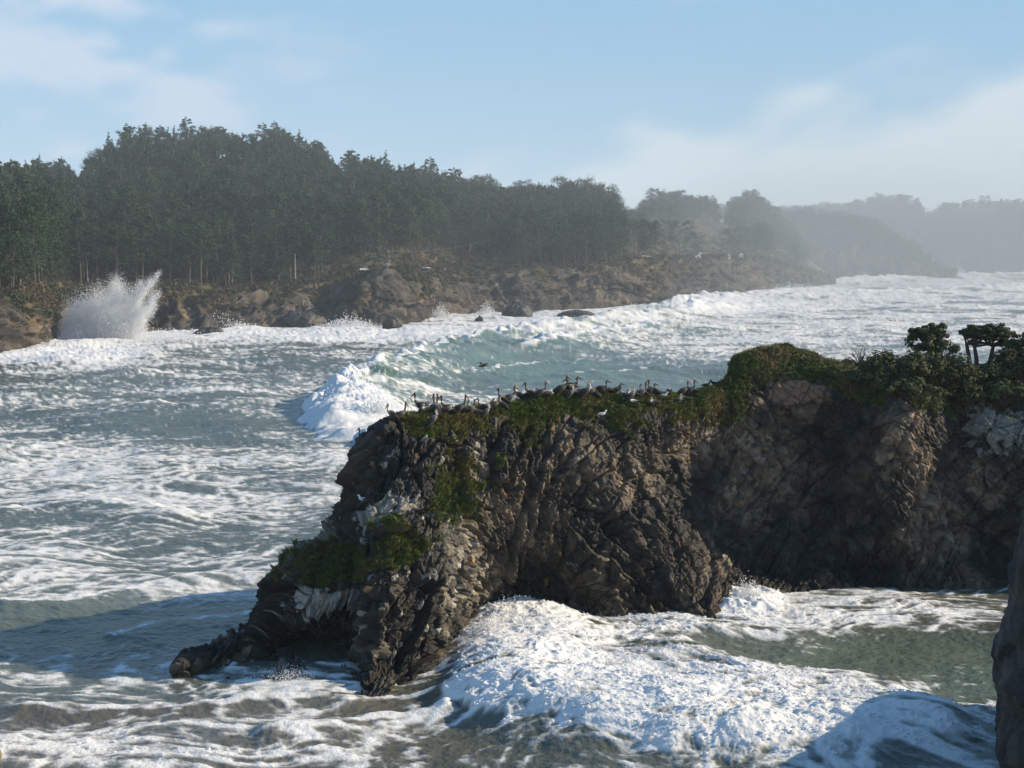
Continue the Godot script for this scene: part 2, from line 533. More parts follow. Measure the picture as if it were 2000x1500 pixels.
	for ix in [wet, white]:
		var arr := []
		arr.resize(Mesh.ARRAY_MAX)
		# keep only the vertices that this surface uses
		var new_of := PackedInt32Array(); new_of.resize(nu * nv); new_of.fill(-1)
		var vv := PackedVector3Array(); var nn := PackedVector3Array(); var cc := PackedColorArray(); var ii := PackedInt32Array()
		ii.resize(ix.size())
		for e in ix.size():
			var o: int = ix[e]
			if new_of[o] < 0:
				new_of[o] = vv.size()
				vv.append(v[o]); nn.append(n[o]); cc.append(col[o])
			ii[e] = new_of[o]
		arr[Mesh.ARRAY_VERTEX] = vv; arr[Mesh.ARRAY_NORMAL] = nn; arr[Mesh.ARRAY_COLOR] = cc; arr[Mesh.ARRAY_INDEX] = ii
		mesh.add_surface_from_arrays(Mesh.PRIMITIVE_TRIANGLES, arr)
	var water := tinted(0.28, 0.4)
	water.normal_enabled = true
	water.normal_texture = noise_picture(noise(FastNoiseLite.TYPE_SIMPLEX_SMOOTH, 0.02, 5, 21), 512, null, 6.0)
	water.normal_scale = 1.0
	water.uv1_triplanar = true
	water.uv1_world_triplanar = true
	water.uv1_scale = Vector3(0.14, 0.14, 0.14)
	var froth := tinted(0.95, 0.1)
	froth.normal_enabled = true
	froth.normal_texture = noise_picture(noise(FastNoiseLite.TYPE_CELLULAR, 0.03, 4, 22), 512, null, 6.0)
	froth.uv1_triplanar = true
	froth.uv1_world_triplanar = true
	froth.uv1_scale = Vector3(0.45, 0.45, 0.45)
	mesh.surface_set_material(0, water)
	mesh.surface_set_material(1, froth)
	var o := put("water", mesh, null)
	tag(o, "grey green bay with white surf and lace of foam", "water", "", "structure")

# ---------------------------------------------------------------- the far shore: pixels of the waterline
const WATERLINE := [[-900, 760], [-300, 716], [0, 698], [60, 684], [110, 664], [200, 656], [310, 650], [400, 648], [480, 643], [560, 640], [640, 636], [700, 640], [780, 636], [850, 622], [930, 614], [1010, 612], [1100, 606], [1200, 602], [1300, 592], [1330, 584], [1400, 580], [1500, 568], [1560, 562], [1625, 556]]
func shore_limit(t: float) -> float:
	var px := 1000.0 + t * LENS
	if px > 1625.0: return 2400.0
	for k in WATERLINE.size() - 1:
		if px <= WATERLINE[k + 1][0]:
			var f := clampf((px - WATERLINE[k][0]) / float(WATERLINE[k + 1][0] - WATERLINE[k][0]), 0, 1)
			return -on_level(px, lerpf(WATERLINE[k][1], WATERLINE[k + 1][1], f)).z
	return 2400.0

# ---------------------------------------------------------------- the rock with the pelicans
var rock := {}
var rock_buckets := {}
var rock_warp := noise(FastNoiseLite.TYPE_SIMPLEX_SMOOTH, 0.25, 3, 31)
var rock_fine := noise(FastNoiseLite.TYPE_SIMPLEX_SMOOTH, 1.6, 4, 32, FastNoiseLite.FRACTAL_RIDGED)
var rock_tone := noise(FastNoiseLite.TYPE_SIMPLEX_SMOOTH, 0.12, 4, 33)
var rock_mottle := noise(FastNoiseLite.TYPE_SIMPLEX_SMOOTH, 0.9, 4, 34)
func stone_material() -> StandardMaterial3D:
	var m := tinted(0.72, 0.32)
	m.uv1_triplanar = true
	m.uv1_world_triplanar = true
	m.uv1_scale = Vector3(0.6, 0.6, 0.6)
	m.albedo_texture = noise_picture(noise(FastNoiseLite.TYPE_SIMPLEX_SMOOTH, 0.02, 6, 41), 1024, ramp([[0.0, 0.45], [0.45, 0.85], [0.7, 1.0], [1.0, 1.0]]))
	m.normal_enabled = true
	m.normal_texture = noise_picture(noise(FastNoiseLite.TYPE_CELLULAR, 0.014, 5, 42, FastNoiseLite.FRACTAL_RIDGED), 1024, null, 16.0)
	m.normal_scale = 1.0
	return m
# rows: foot under water, waterline, lower, middle, upper, rim, crest; then two behind it
func rock_column(foot: Array, rows: Array, crest: Array, back := 9.0) -> Array:
	var w := on_level(foot[0], foot[1])
	var pts := [w + Vector3(w.x, 0, w.z).normalized() * -0.6 + Vector3.DOWN * 2.0, w]
	for r in rows: pts.append(at_depth(r[0], r[1], r[2]))
	var top := at_depth(crest[0], crest[1], crest[2])
	pts.append(top)
	var away := Vector3(top.x, 0, top.z).normalized()
	pts.append(top + away * back * 0.5 + Vector3.DOWN * minf(2.2, top.y * 0.3))
	var low := top + away * back
	pts.append(Vector3(low.x, -2.0, low.z))
	return pts
func build_rock() -> void:
	var cols := [
		rock_column([331, 1354], [[334, 1350, 75.0], [337, 1346, 75.1], [341, 1342, 75.2], [345, 1337, 75.3]], [348, 1334, 75.5], 1.5),
		rock_column([372, 1347], [[364, 1338, 75.6], [358, 1322, 75.9], [357, 1306, 76.2], [360, 1296, 76.6]], [368, 1289, 77.2], 3.0),
		rock_column([420, 1338], [[416, 1326, 76.3], [410, 1312, 76.8], [408, 1298, 77.3], [412, 1284, 78.0]], [420, 1276, 78.8], 3.5),
		rock_column([500, 1316], [[494, 1304, 78.2], [484, 1288, 78.8], [474, 1270, 79.6], [462, 1254, 80.3]], [452, 1266, 81.0], 4.0),
		rock_column([580, 1318], [[576, 1296, 82.5], [566, 1258, 83.0], [546, 1222, 81.5], [520, 1196, 82.0]], [490, 1222, 82.6], 5.0),
		rock_column([640, 1312], [[640, 1284, 84.5], [626, 1230, 84.0], [604, 1176, 80.6], [570, 1130, 81.6]], [548, 1118, 83.5], 6.0),
		rock_column([690, 1318], [[690, 1280, 82.0], [688, 1220, 81.5], [676, 1150, 79.4], [640, 1070, 82.0]], [618, 1034, 84.5], 7.0),
		rock_column([700, 1363], [[712, 1300, 75.4], [722, 1210, 76.6], [712, 1090, 78.6], [700, 970, 80.8]], [668, 985, 84.0], 8.0),
		rock_column([738, 1362], [[754, 1290, 75.2], [768, 1180, 76.4], [760, 1040, 78.6], [742, 900, 81.4]], [700, 874, 83.5], 9.0),
		rock_column([790, 1340], [[806, 1260, 76.6], [816, 1140, 78.0], [806, 990, 80.0], [792, 850, 82.0]], [776, 816, 84.0], 9.0),
		rock_column([862, 1304], [[866, 1226, 78.8], [872, 1100, 80.0], [868, 950, 82.0], [860, 836, 83.4]], [852, 806, 86.0], 9.0),
		rock_column([940, 1252], [[948, 1180, 86.2], [958, 1080, 85.4], [958, 940, 85.0], [968, 826, 86.6]], [985, 796, 89.6], 10.0),
		rock_column([1080, 1216], [[1076, 1150, 89.2], [1084, 1050, 87.4], [1084, 920, 87.6], [1098, 816, 90.0]], [1110, 768, 93.6], 10.0),
		rock_column([1240, 1214], [[1236, 1150, 89.0], [1222, 1050, 88.8], [1206, 920, 90.2], [1228, 812, 92.6]], [1250, 774, 96.6], 10.0),
		rock_column([1385, 1212], [[1356, 1130, 90.6], [1326, 1030, 92.6], [1312, 900, 94.8], [1338, 806, 96.0]], [1370, 766, 99.6], 10.0),
		rock_column([1432, 1190], [[1412, 1136, 94.6], [1392, 1040, 97.2], [1386, 910, 99.0], [1410, 792, 99.4]], [1420, 745, 102.0], 10.0),
		rock_column([1500, 1164], [[1498, 1100, 98.4], [1490, 980, 100.4], [1482, 850, 100.6], [1456, 742, 100.6]], [1446, 698, 102.6], 12.0),
		rock_column([1620, 1150], [[1612, 1080, 99.6], [1608, 960, 101.4], [1590, 836, 102.2], [1570, 742, 101.4]], [1540, 684, 105.0], 12.0),
		rock_column([1756, 1148], [[1752, 1080, 98.6], [1752, 960, 97.8], [1760, 806, 97.0], [1742, 752, 99.2]], [1655, 716, 107.0], 12.0),
		rock_column([1870, 1144], [[1868, 1070, 100.4], [1862, 960, 101.6], [1868, 836, 101.8], [1850, 768, 103.4]], [1800, 722, 109.0], 12.0),
		rock_column([1985, 1138], [[1986, 1064, 101.0], [1984, 960, 100.4], [1978, 846, 100.4], [1962, 790, 102.6]], [1950, 718, 109.0], 12.0),
		rock_column([2240, 1128], [[2240, 1050, 100.0], [2240, 950, 99.4], [2240, 830, 99.4], [2240, 760, 102.0]], [2240, 690, 109.0], 12.0),
		rock_column([2700, 1128], [[2700, 1050, 99.0], [2700, 950, 98.4], [2700, 830, 98.4], [2700, 740, 102.0]], [2700, 660, 109.0], 12.0),
	]
	rock = loft(cols, 0.075, [6, 34, 62, 70, 70, 48, 46, 20, 16])
	dress_rock(rock, 0)
	var o := put("rock_ridge", grid_mesh(rock.v, rock.n, rock.c, rock.nu, rock.nv), stone_material())
	tag(o, "long brown rock ridge with grassy top where pelicans rest", "rock")
	# where a pixel meets the rock
	var v: PackedVector3Array = rock.v
	for k in v.size():
		var p := v[k]
		if p.y < 0.2: continue
		var q := pixel_of(p)
		var key := Vector2i(int(q.x) >> 2, int(q.y) >> 2)
		if not rock_buckets.has(key) or v[rock_buckets[key]].z < p.z: rock_buckets[key] = k
func rock_at(px: float, py: float, search := 24) -> int:
	for s in search:
		for dx in [0, -1, 1, -2, 2]:
			var key := Vector2i((int(px) >> 2) + dx, (int(py) >> 2) + s)
			if rock_buckets.has(key): return rock_buckets[key]
	return -1

const TURF := [[740, 790], [770, 815], [800, 826], [850, 846], [900, 862], [960, 838], [1000, 830], [1050, 852], [1100, 816], [1200, 828], [1300, 816], [1400, 812], [1440, 800], [1480, 750], [1600, 745], [1650, 775], [1760, 775], [1850, 795], [1950, 780], [2000, 800], [2700, 800]]
# break the smooth skin into blocks and colour it; style 0 the ridge, 1 the dark pillar, 2 pale
func dress_rock(g: Dictionary, style: int) -> void:
	var v: PackedVector3Array = g.v
	var nu: int = g.nu
	var nv: int = g.nv
	var n := grid_normals(v, nu, nv)
	var out := PackedVector3Array(); out.resize(v.size())
	var c := PackedColorArray(); c.resize(v.size())
	var grass := PackedFloat32Array(); grass.resize(v.size())
	var vs: PackedFloat32Array = g.vs
	var run := PackedFloat32Array()
	var belt := nv * 4 / 10
	for i in nu: run.append(0.0 if i == 0 else run[i - 1] + v[i * nv + belt].distance_to(v[(i - 1) * nv + belt]))
	for i in nu:
		var climb := v[i * nv].y
		for j in nv:
			var k := i * nv + j
			var p := v[k]
			if j: climb += p.distance_to(v[k - 1])
			var w := rock_warp.get_noise_3dv(p)
			var w2 := rock_warp.get_noise_3dv(p + Vector3(90, 0, 0))
			var s := run[i] + w * 0.3
			var y := climb + w2 * 0.3
			# slabs lean one way on the lower flank, the other way above
			var lean := smooth(-2.0, 4.0, p.x)
			var a1 := s * 0.78 + y * 0.62
			var b1 := -s * 0.62 + y * 0.78
			var big := cells(a1 * 0.30, b1 * lerpf(0.30, 0.62, lean))
			var a2 := s * 0.64 - y * 0.77
			var b2 := s * 0.77 + y * 0.64
			var mid := cells(a2 * 1.05 + 7.0, b2 * lerpf(1.2, 1.7, lean))
			var small := cells(a1 * 3.1 + 3.0, b1 * 3.6)
			var soft := smooth(4.75, 5.6, vs[j] + 0.35 * w2 + 0.5 * w) * smooth(-9.0, -5.0, p.x) if style == 0 else 0.0
			var hard := 1.0 - 0.8 * soft
			var calm := (1.0 - 0.4 * lean) * (1.0 - 0.15 * smooth(10.0, 13.0, p.x))
			var d := hard * calm * (0.9 * (big.z - 0.5) + 1.3 * big.y - 0.55 * smooth(0.10, 0.0, big.x))
			d += hard * calm * (0.34 * (mid.z - 0.5) + 0.62 * mid.y - 0.26 * smooth(0.12, 0.0, mid.x))
			d += hard * calm * (0.16 * (small.z - 0.5) + 0.28 * small.y - 0.07 * smooth(0.18, 0.0, small.x))
			d += 0.09 * hard * rock_fine.get_noise_3dv(p)
			var layer := b2 * 0.85 + 0.5 * w2 + 0.25 * mid.z
			var ledge := float((int(floor(layer)) * 7919 + 1013) * 2654435761 >> 7 & 255) / 255.0
			d += hard * lean * (1.0 - 0.5 * smooth(10.0, 13.0, p.x)) * (0.75 * (ledge - 0.5) + 0.30 * (layer - floor(layer) - 0.5))
			var bed := b2 * 2.6 + 0.8 * w2
			d += hard * lean * 0.07 * (absf(bed - roundf(bed)) * 2.0 - 0.5)
			var joint := (a2 * 0.9 + 0.5 * w)
			d -= hard * lean * 0.14 * smooth(0.05, 0.0, absf(joint - roundf(joint)))
			d += soft * (0.35 * w + 0.18 * rock_mottle.get_noise_3dv(p * 0.8))
			d *= smooth(-2.0, 0.5, p.y) * (0.35 + 0.65 * smooth(0.0, 5.0, float(mini(i, nu - 1 - i)) * 0.02 + 1.5))
			if style == 1 or style == 2: d *= 0.4
			out[k] = p + n[k] * d
			# colour: stone by block, ochre and pale pieces, wet foot, turf on top
			var t := rock_tone.get_noise_3dv(p)
			var m := rock_mottle.get_noise_3dv(p)
			# grey conglomerate on the tower, brown slab in the middle, black rock in the cove and low down
			var stone := Color(0.20, 0.175, 0.135).lerp(Color(0.34, 0.30, 0.23), smooth(0.3, 0.9, small.w)).lerp(Color(0.085, 0.08, 0.07), smooth(0.45, 0.8, mid.w))
			var slab := Color(0.15, 0.114, 0.086).lerp(Color(0.27, 0.21, 0.153), smooth(0.2, 0.9, mid.w)).lerp(Color(0.08, 0.07, 0.06), smooth(0.6, 0.9, small.w))
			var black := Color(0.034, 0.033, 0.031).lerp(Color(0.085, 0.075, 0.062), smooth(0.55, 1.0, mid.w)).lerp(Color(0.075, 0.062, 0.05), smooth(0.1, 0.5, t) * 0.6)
			slab = slab * (0.75 + 0.5 * ledge)
			stone = stone.lerp(slab, smooth(-3.0, 0.0, p.x + 3.0 * t + 2.0 * w))
			stone = stone.lerp(black, smooth(-0.28, 0.08, rock_tone.get_noise_3dv(p * 0.8 + Vector3(40, 9, 0)) + 0.14 * m + 0.22 * (big.w - 0.5)))
			if small.z > 0.97 and mid.z > 0.8 and p.x < 9.0: stone = Color(0.32, 0.19, 0.08)
			elif small.w > 0.96 and p.x < -1.0: stone = Color(0.40, 0.37, 0.31)
			stone = stone * (1.0 + 0.6 * m)
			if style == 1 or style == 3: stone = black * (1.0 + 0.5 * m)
			if style == 2: stone = Color(0.42, 0.33, 0.19) * (0.8 + 0.6 * m)
			var wet := smooth(0.5, -0.5, (p.y - 1.6 - 1.4 * w) / 1.2)
			stone = stone.lerp(Color(stone.r * 0.5, stone.g * 0.5, stone.b * 0.5), wet)
			if style == 0:
				var q := pixel_of(p)
				# turf on the top and hanging down its edge, moss on the left shelf, pale droppings under it
				var turf := smooth(8.0, -8.0, q.y - along(TURF, q.x) + 45.0 * m + 30.0 * w)
				if q.x < 730.0: turf = 0.0
				if q.x > 1500 and q.x < 1690 and q.y > 735 and q.y < 800:
					var bare := smooth(0.9, 0.6, Vector2((q.x - 1545) / 100.0, (q.y - 766) / 30.0).length() + 0.4 * m)
					turf *= 1.0 - bare
					stone = stone.lerp(Color(0.30, 0.205, 0.155), bare)
				var shelf := Vector2((q.x - 640) / 86.0, (q.y - 1105) / 42.0).length() + 0.7 * m + 0.4 * w
				turf = maxf(turf, smooth(1.0, 0.8, shelf))
				var moss := Vector2((q.x - 900) / 80.0, (q.y - 960) / 90.0).length() + 0.9 * m + 0.6 * w
				turf = maxf(turf, smooth(0.75, 0.5, moss) * 0.9)
				moss = Vector2((q.x - 780) / 55.0, (q.y - 1065) / 50.0).length() + 0.8 * m
				turf = maxf(turf, smooth(0.9, 0.7, moss))
				var pale := Vector2((q.x - 640) / 85.0, (q.y - 1172) / 26.0).length() + 0.9 * m
				stone = stone.lerp(Color(0.46, 0.45, 0.42), smooth(0.85, 0.65, pale))
				pale = Vector2((q.x - 745) / 60.0, (q.y - 1010) / 55.0).length() + 1.0 * m
				stone = stone.lerp(Color(0.40, 0.37, 0.31), smooth(0.8, 0.6, pale) * 0.8)
				pale = Vector2((q.x - 1950) / 80.0, (q.y - 830) / 60.0).length() + 1.0 * m
				stone = stone.lerp(Color(0.40, 0.38, 0.34), smooth(0.8, 0.6, pale) * 0.8)
				var earth := Color(0.055, 0.072, 0.024).lerp(Color(0.11, 0.085, 0.045), smooth(0.0, 0.4, t + 0.3 * m))
				stone = stone.lerp(earth, turf)
				grass[k] = turf
			c[k] = stone
	g.v = out
	g.n = grid_normals(out, nu, nv)
	g.c = c
	g.grass = grass

func build_near_rocks() -> void:
	# a dark pillar that enters from the right; its back reaches away along the inlet
	var cols := []
	var edge := [[2050, 880], [2012, 960], [1994, 1040], [1978, 1130], [1972, 1210], [1952, 1290], [1944, 1330], [1966, 1368], [1944, 1430], [1950, 1490], [1975, 1560], [1990, 1700]]
	edge.reverse()
	for off in [[520, 70.0], [150, 69.0], [70, 66.0], [26, 59.0], [4, 52.5], [0, 50.0], [22, 48.4], [80, 47.0], [300, 45.5], [900, 45.0]]:
		var col := []
		var foot := at_depth(edge[0][0] + off[0], 1700, off[1])
		col.append(Vector3(foot.x, -2.5, foot.z))
		for e in edge: col.append(at_depth(e[0] + off[0] * (1.0 if off[1] < 51.0 else 0.55 if off[1] < 65 else 1.0), lerpf(500.0, lerpf(e[1], maxf(e[1], 1430.0), smooth(52.0, 60.0, off[1])), 50.0 / off[1]), off[1]))
		var top := at_depth(2120 + off[0], lerpf(500.0, lerpf(760.0, 1420.0, smooth(51.0, 60.0, off[1])), 50.0 / off[1]), off[1] + 1.5)
		col.append(top)
		cols.append(col)
	var steps := [14]
	for e in edge.size(): steps.append(12)
	var g := loft(cols, 0.16, steps)
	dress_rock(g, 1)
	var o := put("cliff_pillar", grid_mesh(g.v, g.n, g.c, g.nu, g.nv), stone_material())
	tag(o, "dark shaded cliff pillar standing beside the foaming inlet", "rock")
	# a sunlit pinnacle that just looks in on the left
	cols = []
	for k in 13:
		var a := TAU * k / 12.0
		var col := []
		for r in [[-2.0, 3.9], [0.3, 3.3], [1.2, 3.3], [2.0, 3.35], [2.8, 2.4], [4.0, 2.4], [4.7, 3.2], [5.6, 3.25], [6.4, 1.6], [6.7, 0.1]]:
			var mid := at_depth(-174, 1400, 58.0)
			col.append(Vector3(mid.x + cos(-a) * r[1], r[0], mid.z + sin(-a) * r[1]))
		cols.append(col)
	g = loft(cols, 0.12, [10, 12, 8, 8, 10, 10, 8, 8, 4])
	dress_rock(g, 2)
	o = put("sea_pinnacle", grid_mesh(g.v, g.n, g.c, g.nu, g.nv), stone_material())
	tag(o, "sunlit tan rock pinnacle rising from foamy water", "rock")

# ---------------------------------------------------------------- the far shore
var land := []
var land_buckets := {}
func shore_column(foot: Array, rows: Array) -> Array:
	var w := on_level(foot[0], foot[1])
	var out := Vector3(w.x, 0, w.z).normalized()
	var pts := [w - out * 4.0 + Vector3.DOWN * 3.0, w]
	for r in rows:
		pts.append(at_depth(r[0], r[1], -w.z + r[2]))
	var last: Vector3 = pts[-1]
	pts.append(last + out * 120.0 + Vector3.DOWN * 25.0)
	return pts
func build_shore() -> void:
	var near := []
	# pixel x, waterline y, ledge y, rim y, bench y, slope y, ridge y
	for q in [[-420, 726, 690, 600, 560, 488, 402], [-200, 712, 680, 596, 556, 478, 392], [0, 698, 650, 590, 552, 468, 372], [60, 684, 640, 596, 550, 466, 374], [104, 666, 640, 606, 548, 462, 372], [140, 656, 636, 590, 546, 458, 364], [220, 654, 634, 572, 544, 443, 334], [310, 650, 632, 566, 542, 428, 317],
			[400, 648, 622, 582, 544, 423, 314], [480, 643, 614, 574, 542, 423, 314], [560, 640, 612, 576, 536, 426, 322], [640, 636, 610, 560, 528, 433, 344], [710, 638, 606, 540, 524, 443, 372], [790, 634, 604, 536, 522, 448, 392], [860, 620, 596, 552, 518, 454, 404], [940, 612, 590, 548, 510, 458, 412],
			[1020, 610, 584, 532, 516, 466, 417], [1100, 606, 576, 524, 512, 468, 432], [1170, 603, 570, 520, 512, 472, 438], [1225, 600, 574, 530, 514, 488, 458], [1290, 594, 578, 552, 530, 508, 500]]:
		near.append(shore_column([q[0], q[1]], [[q[0], q[2], 6.0], [q[0], q[3], 15.0], [q[0], q[4], 52.0], [q[0], q[5], 140.0], [q[0], q[6], 250.0]]))
	land.append(make_land("hillside", near, 0.8, [6, 16, 46, 30, 26, 22, 8], "brown sea cliffs below a wooded hillside", 0))
	var mid := []
	for q in [[1190, 600, 580, 522, 512, 470, 430], [1250, 596, 570, 514, 506, 466, 424], [1320, 586, 560, 511, 503, 462, 418], [1400, 580, 556, 508, 500, 458, 416], [1460, 573, 548, 508, 500, 462, 420], [1520, 566, 546, 520, 508, 488, 462], [1580, 560, 552, 537, 530, 524, 512], [1625, 556, 554, 551, 547, 543, 540]]:
		mid.append(shore_column([q[0], q[1]], [[q[0], q[2], 6.0], [q[0], q[3], 14.0], [q[0], q[4], 60.0], [q[0], q[5], 170.0], [q[0], q[6], 320.0]]))
	mid.append(range(8).map(func(_k): return on_level(1655, 556) + Vector3(0, -4, -20)))
	land.append(make_land("headland", mid, 1.6, [4, 12, 36, 24, 22, 18, 6], "low dark headland with a bare grassy rim in haze", 1))
	var between := []
	for q in [[1400, 540, 505, 470, 450, 430, 424], [1480, 542, 508, 470, 446, 430, 426], [1560, 544, 510, 468, 446, 432, 428], [1620, 545, 510, 466, 450, 436, 430], [1690, 545, 512, 474, 456, 444, 438], [1740, 545, 520, 492, 478, 466, 458], [1790, 544, 530, 514, 504, 494, 486], [1830, 544, 540, 534, 530, 526, 522]]:
		var d := 1400.0
		var pts := []
		var w := at_depth(q[0], q[1], d)
		pts.append(Vector3(w.x, -3.0, w.z + 10.0))
		pts.append(Vector3(w.x, 0.5, w.z))
		for r in 5: pts.append(at_depth(q[0], q[2 + r], d + [8.0, 26.0, 60.0, 130.0, 240.0][r]))
		pts.append(pts[-1] + Vector3(0, -40, -140))
		between.append(pts)
	between.append(range(8).map(func(_k): return at_depth(1860, 545, 1420.0) + Vector3(0, -5, 0)))
	land.append(make_land("wooded_bluff", between, 2.2, [3, 12, 26, 16, 14, 14, 4], "wooded bluff behind the low headland in haze", 1))
	var far := []
	for q in [[1380, 528, 505, 480, 470, 450, 430], [1480, 530, 510, 480, 465, 445, 424], [1560, 531, 506, 472, 458, 440, 424], [1640, 532, 500, 462, 450, 436, 422], [1740, 531, 498, 462, 446, 428, 412], [1800, 530, 498, 466, 452, 436, 424], [1880, 529, 496, 462, 452, 434, 418], [2000, 527, 494, 460, 450, 434, 416], [2200, 525, 492, 456, 446, 430, 414], [2500, 522, 492, 460, 448, 432, 420]]:
		var d := 1750.0
		var pts := []
		var w := at_depth(q[0], q[1] + 12, d)
		pts.append(Vector3(w.x, -3.0, w.z + 10.0))
		pts.append(Vector3(w.x, 0.5, w.z))
		for r in 5: pts.append(at_depth(q[0], q[2 + r], d + [12.0, 40.0, 90.0, 220.0, 420.0][r]))
		pts.append(pts[-1] + Vector3(0, -40, -200))
		far.append(pts)
	land.append(make_land("far_coast", far, 4.0, [3, 10, 18, 12, 12, 12, 4], "tall hazy cliffs and wooded hills far along the coast", 2))
var land_break := noise(FastNoiseLite.TYPE_SIMPLEX_SMOOTH, 0.05, 5, 51, FastNoiseLite.FRACTAL_RIDGED)
var land_tone := noise(FastNoiseLite.TYPE_SIMPLEX_SMOOTH, 0.03, 4, 52)
var land_mottle := noise(FastNoiseLite.TYPE_SIMPLEX_SMOOTH, 0.2, 4, 53)
func make_land(called: String, cols: Array, spacing: float, steps: Array, label: String, zone: int) -> Dictionary:
	var g := loft(cols, spacing, steps)
	var v: PackedVector3Array = g.v
	var n := grid_normals(v, g.nu, g.nv)
	var vs: PackedFloat32Array = g.vs
	var out := PackedVector3Array(); out.resize(v.size())
	var c := PackedColorArray(); c.resize(v.size())
	var bare_of := PackedFloat32Array(); bare_of.resize(v.size())
	var big := 1.0 + zone * 0.5
	for i in g.nu:
		for j in g.nv:
			var k: int = i * g.nv + j
			var p := v[k]
			var w := land_tone.get_noise_3dv(p)
			var m := land_mottle.get_noise_3dv(p)
			var r := land_break.get_noise_3dv(Vector3(p.x * 1.3, p.y * 0.22, p.z * 1.3) / big)
			var cliff := smooth(0.3, 1.2, vs[j]) * smooth(3.6, 2.6, vs[j])
			var cell := cells(p.x * 0.11 + p.y * 0.09 + w * 1.2, p.y * 0.16 - p.x * 0.05 + m * 0.5)
			var d := cliff * (3.0 * r + 1.0 * (cell.z - 0.5) + 1.6 * cell.y + 0.6 * m) * big + (1.0 - cliff) * (1.5 * w + 0.6 * m)
			var chip := cells(p.x * 0.33 - p.y * 0.2 + p.z * 0.2, p.y * 0.42 + p.x * 0.16 + m)
			d += cliff * (1.9 * (chip.z - 0.5) + 2.6 * chip.y - 1.0 * smooth(0.15, 0.0, chip.x))
			d *= smooth(-3.0, 1.0, p.y)
			out[k] = p + n[k] * d
			var bare := smooth(3.0, 2.5, vs[j] + 1.1 * w + 0.6 * m)
			var stone := Color(0.135, 0.112, 0.09).lerp(Color(0.055, 0.05, 0.046), smooth(0.2, 0.8, chip.w)).lerp(Color(0.25, 0.185, 0.105), smooth(0.18, 0.45, w + 0.35 * m) * smooth(1.6, 2.3, vs[j]))
			stone = stone * (0.8 + 0.6 * m)
			stone = stone.lerp(Color(0.05, 0.047, 0.043), smooth(0.0, 0.35, land_tone.get_noise_3dv(p * 1.7 + Vector3(70, 0, 0)) + 0.4 * m))
			var brush := Color(0.062, 0.062, 0.030).lerp(Color(0.115, 0.085, 0.05), smooth(0.0, 0.35, w + 0.5 * m))
			c[k] = stone.lerp(brush, 1.0 - bare)
			bare_of[k] = bare
	g.v = out
	g.n = grid_normals(out, g.nu, g.nv)
	g.c = c
	g.bare = bare_of
	var mat := tinted(0.92, 0.25)
	var o := put(called, grid_mesh(g.v, g.n, g.c, g.nu, g.nv), mat)
	tag(o, label, "coast" if zone else "hillside", "", "structure")
	for k in out.size():
		var q := pixel_of(out[k])
		var key := Vector2i(int(q.x) >> 2, int(q.y) >> 2)
		if not land_buckets.has(key) or land_buckets[key].z < out[k].z: land_buckets[key] = out[k]
	return g
func land_at(px: float, py: float) -> Vector3:
	for s in 14:
		for dx in [0, -1, 1]:
			var key := Vector2i((int(px) >> 2) + dx, (int(py) >> 2) + s)
			if land_buckets.has(key): return land_buckets[key]
	return Vector3.INF

# ---------------------------------------------------------------- trees
func leaf_clump(s: Shape, at: Vector3, reach: Vector3, leaves: int, size: float, dark: Color, pale: Color) -> void:
	for k in leaves:
		var d := Vector3(rng.randfn(), rng.randfn(), rng.randfn()).normalized() * pow(rng.randf(), 0.4)
		var p := at + d * reach
		var out := (d + Vector3(0, 0.45, 0) + Vector3(rng.randf() - 0.5, rng.randf() - 0.5, rng.randf() - 0.5) * 0.7).normalized()
		var a := out.cross(Vector3(rng.randf() - 0.5, rng.randf() - 0.5, rng.randf() - 0.5)).normalized()
		var b := out.cross(a)
		var l := size * rng.randf_range(0.6, 1.3)
		s.tri(p + a * l * 0.6, p + b * l * 0.5 - a * l * 0.3 + out * l * 0.25, p - b * l * 0.5 - a * l * 0.3, dark.lerp(pale, rng.randf()))
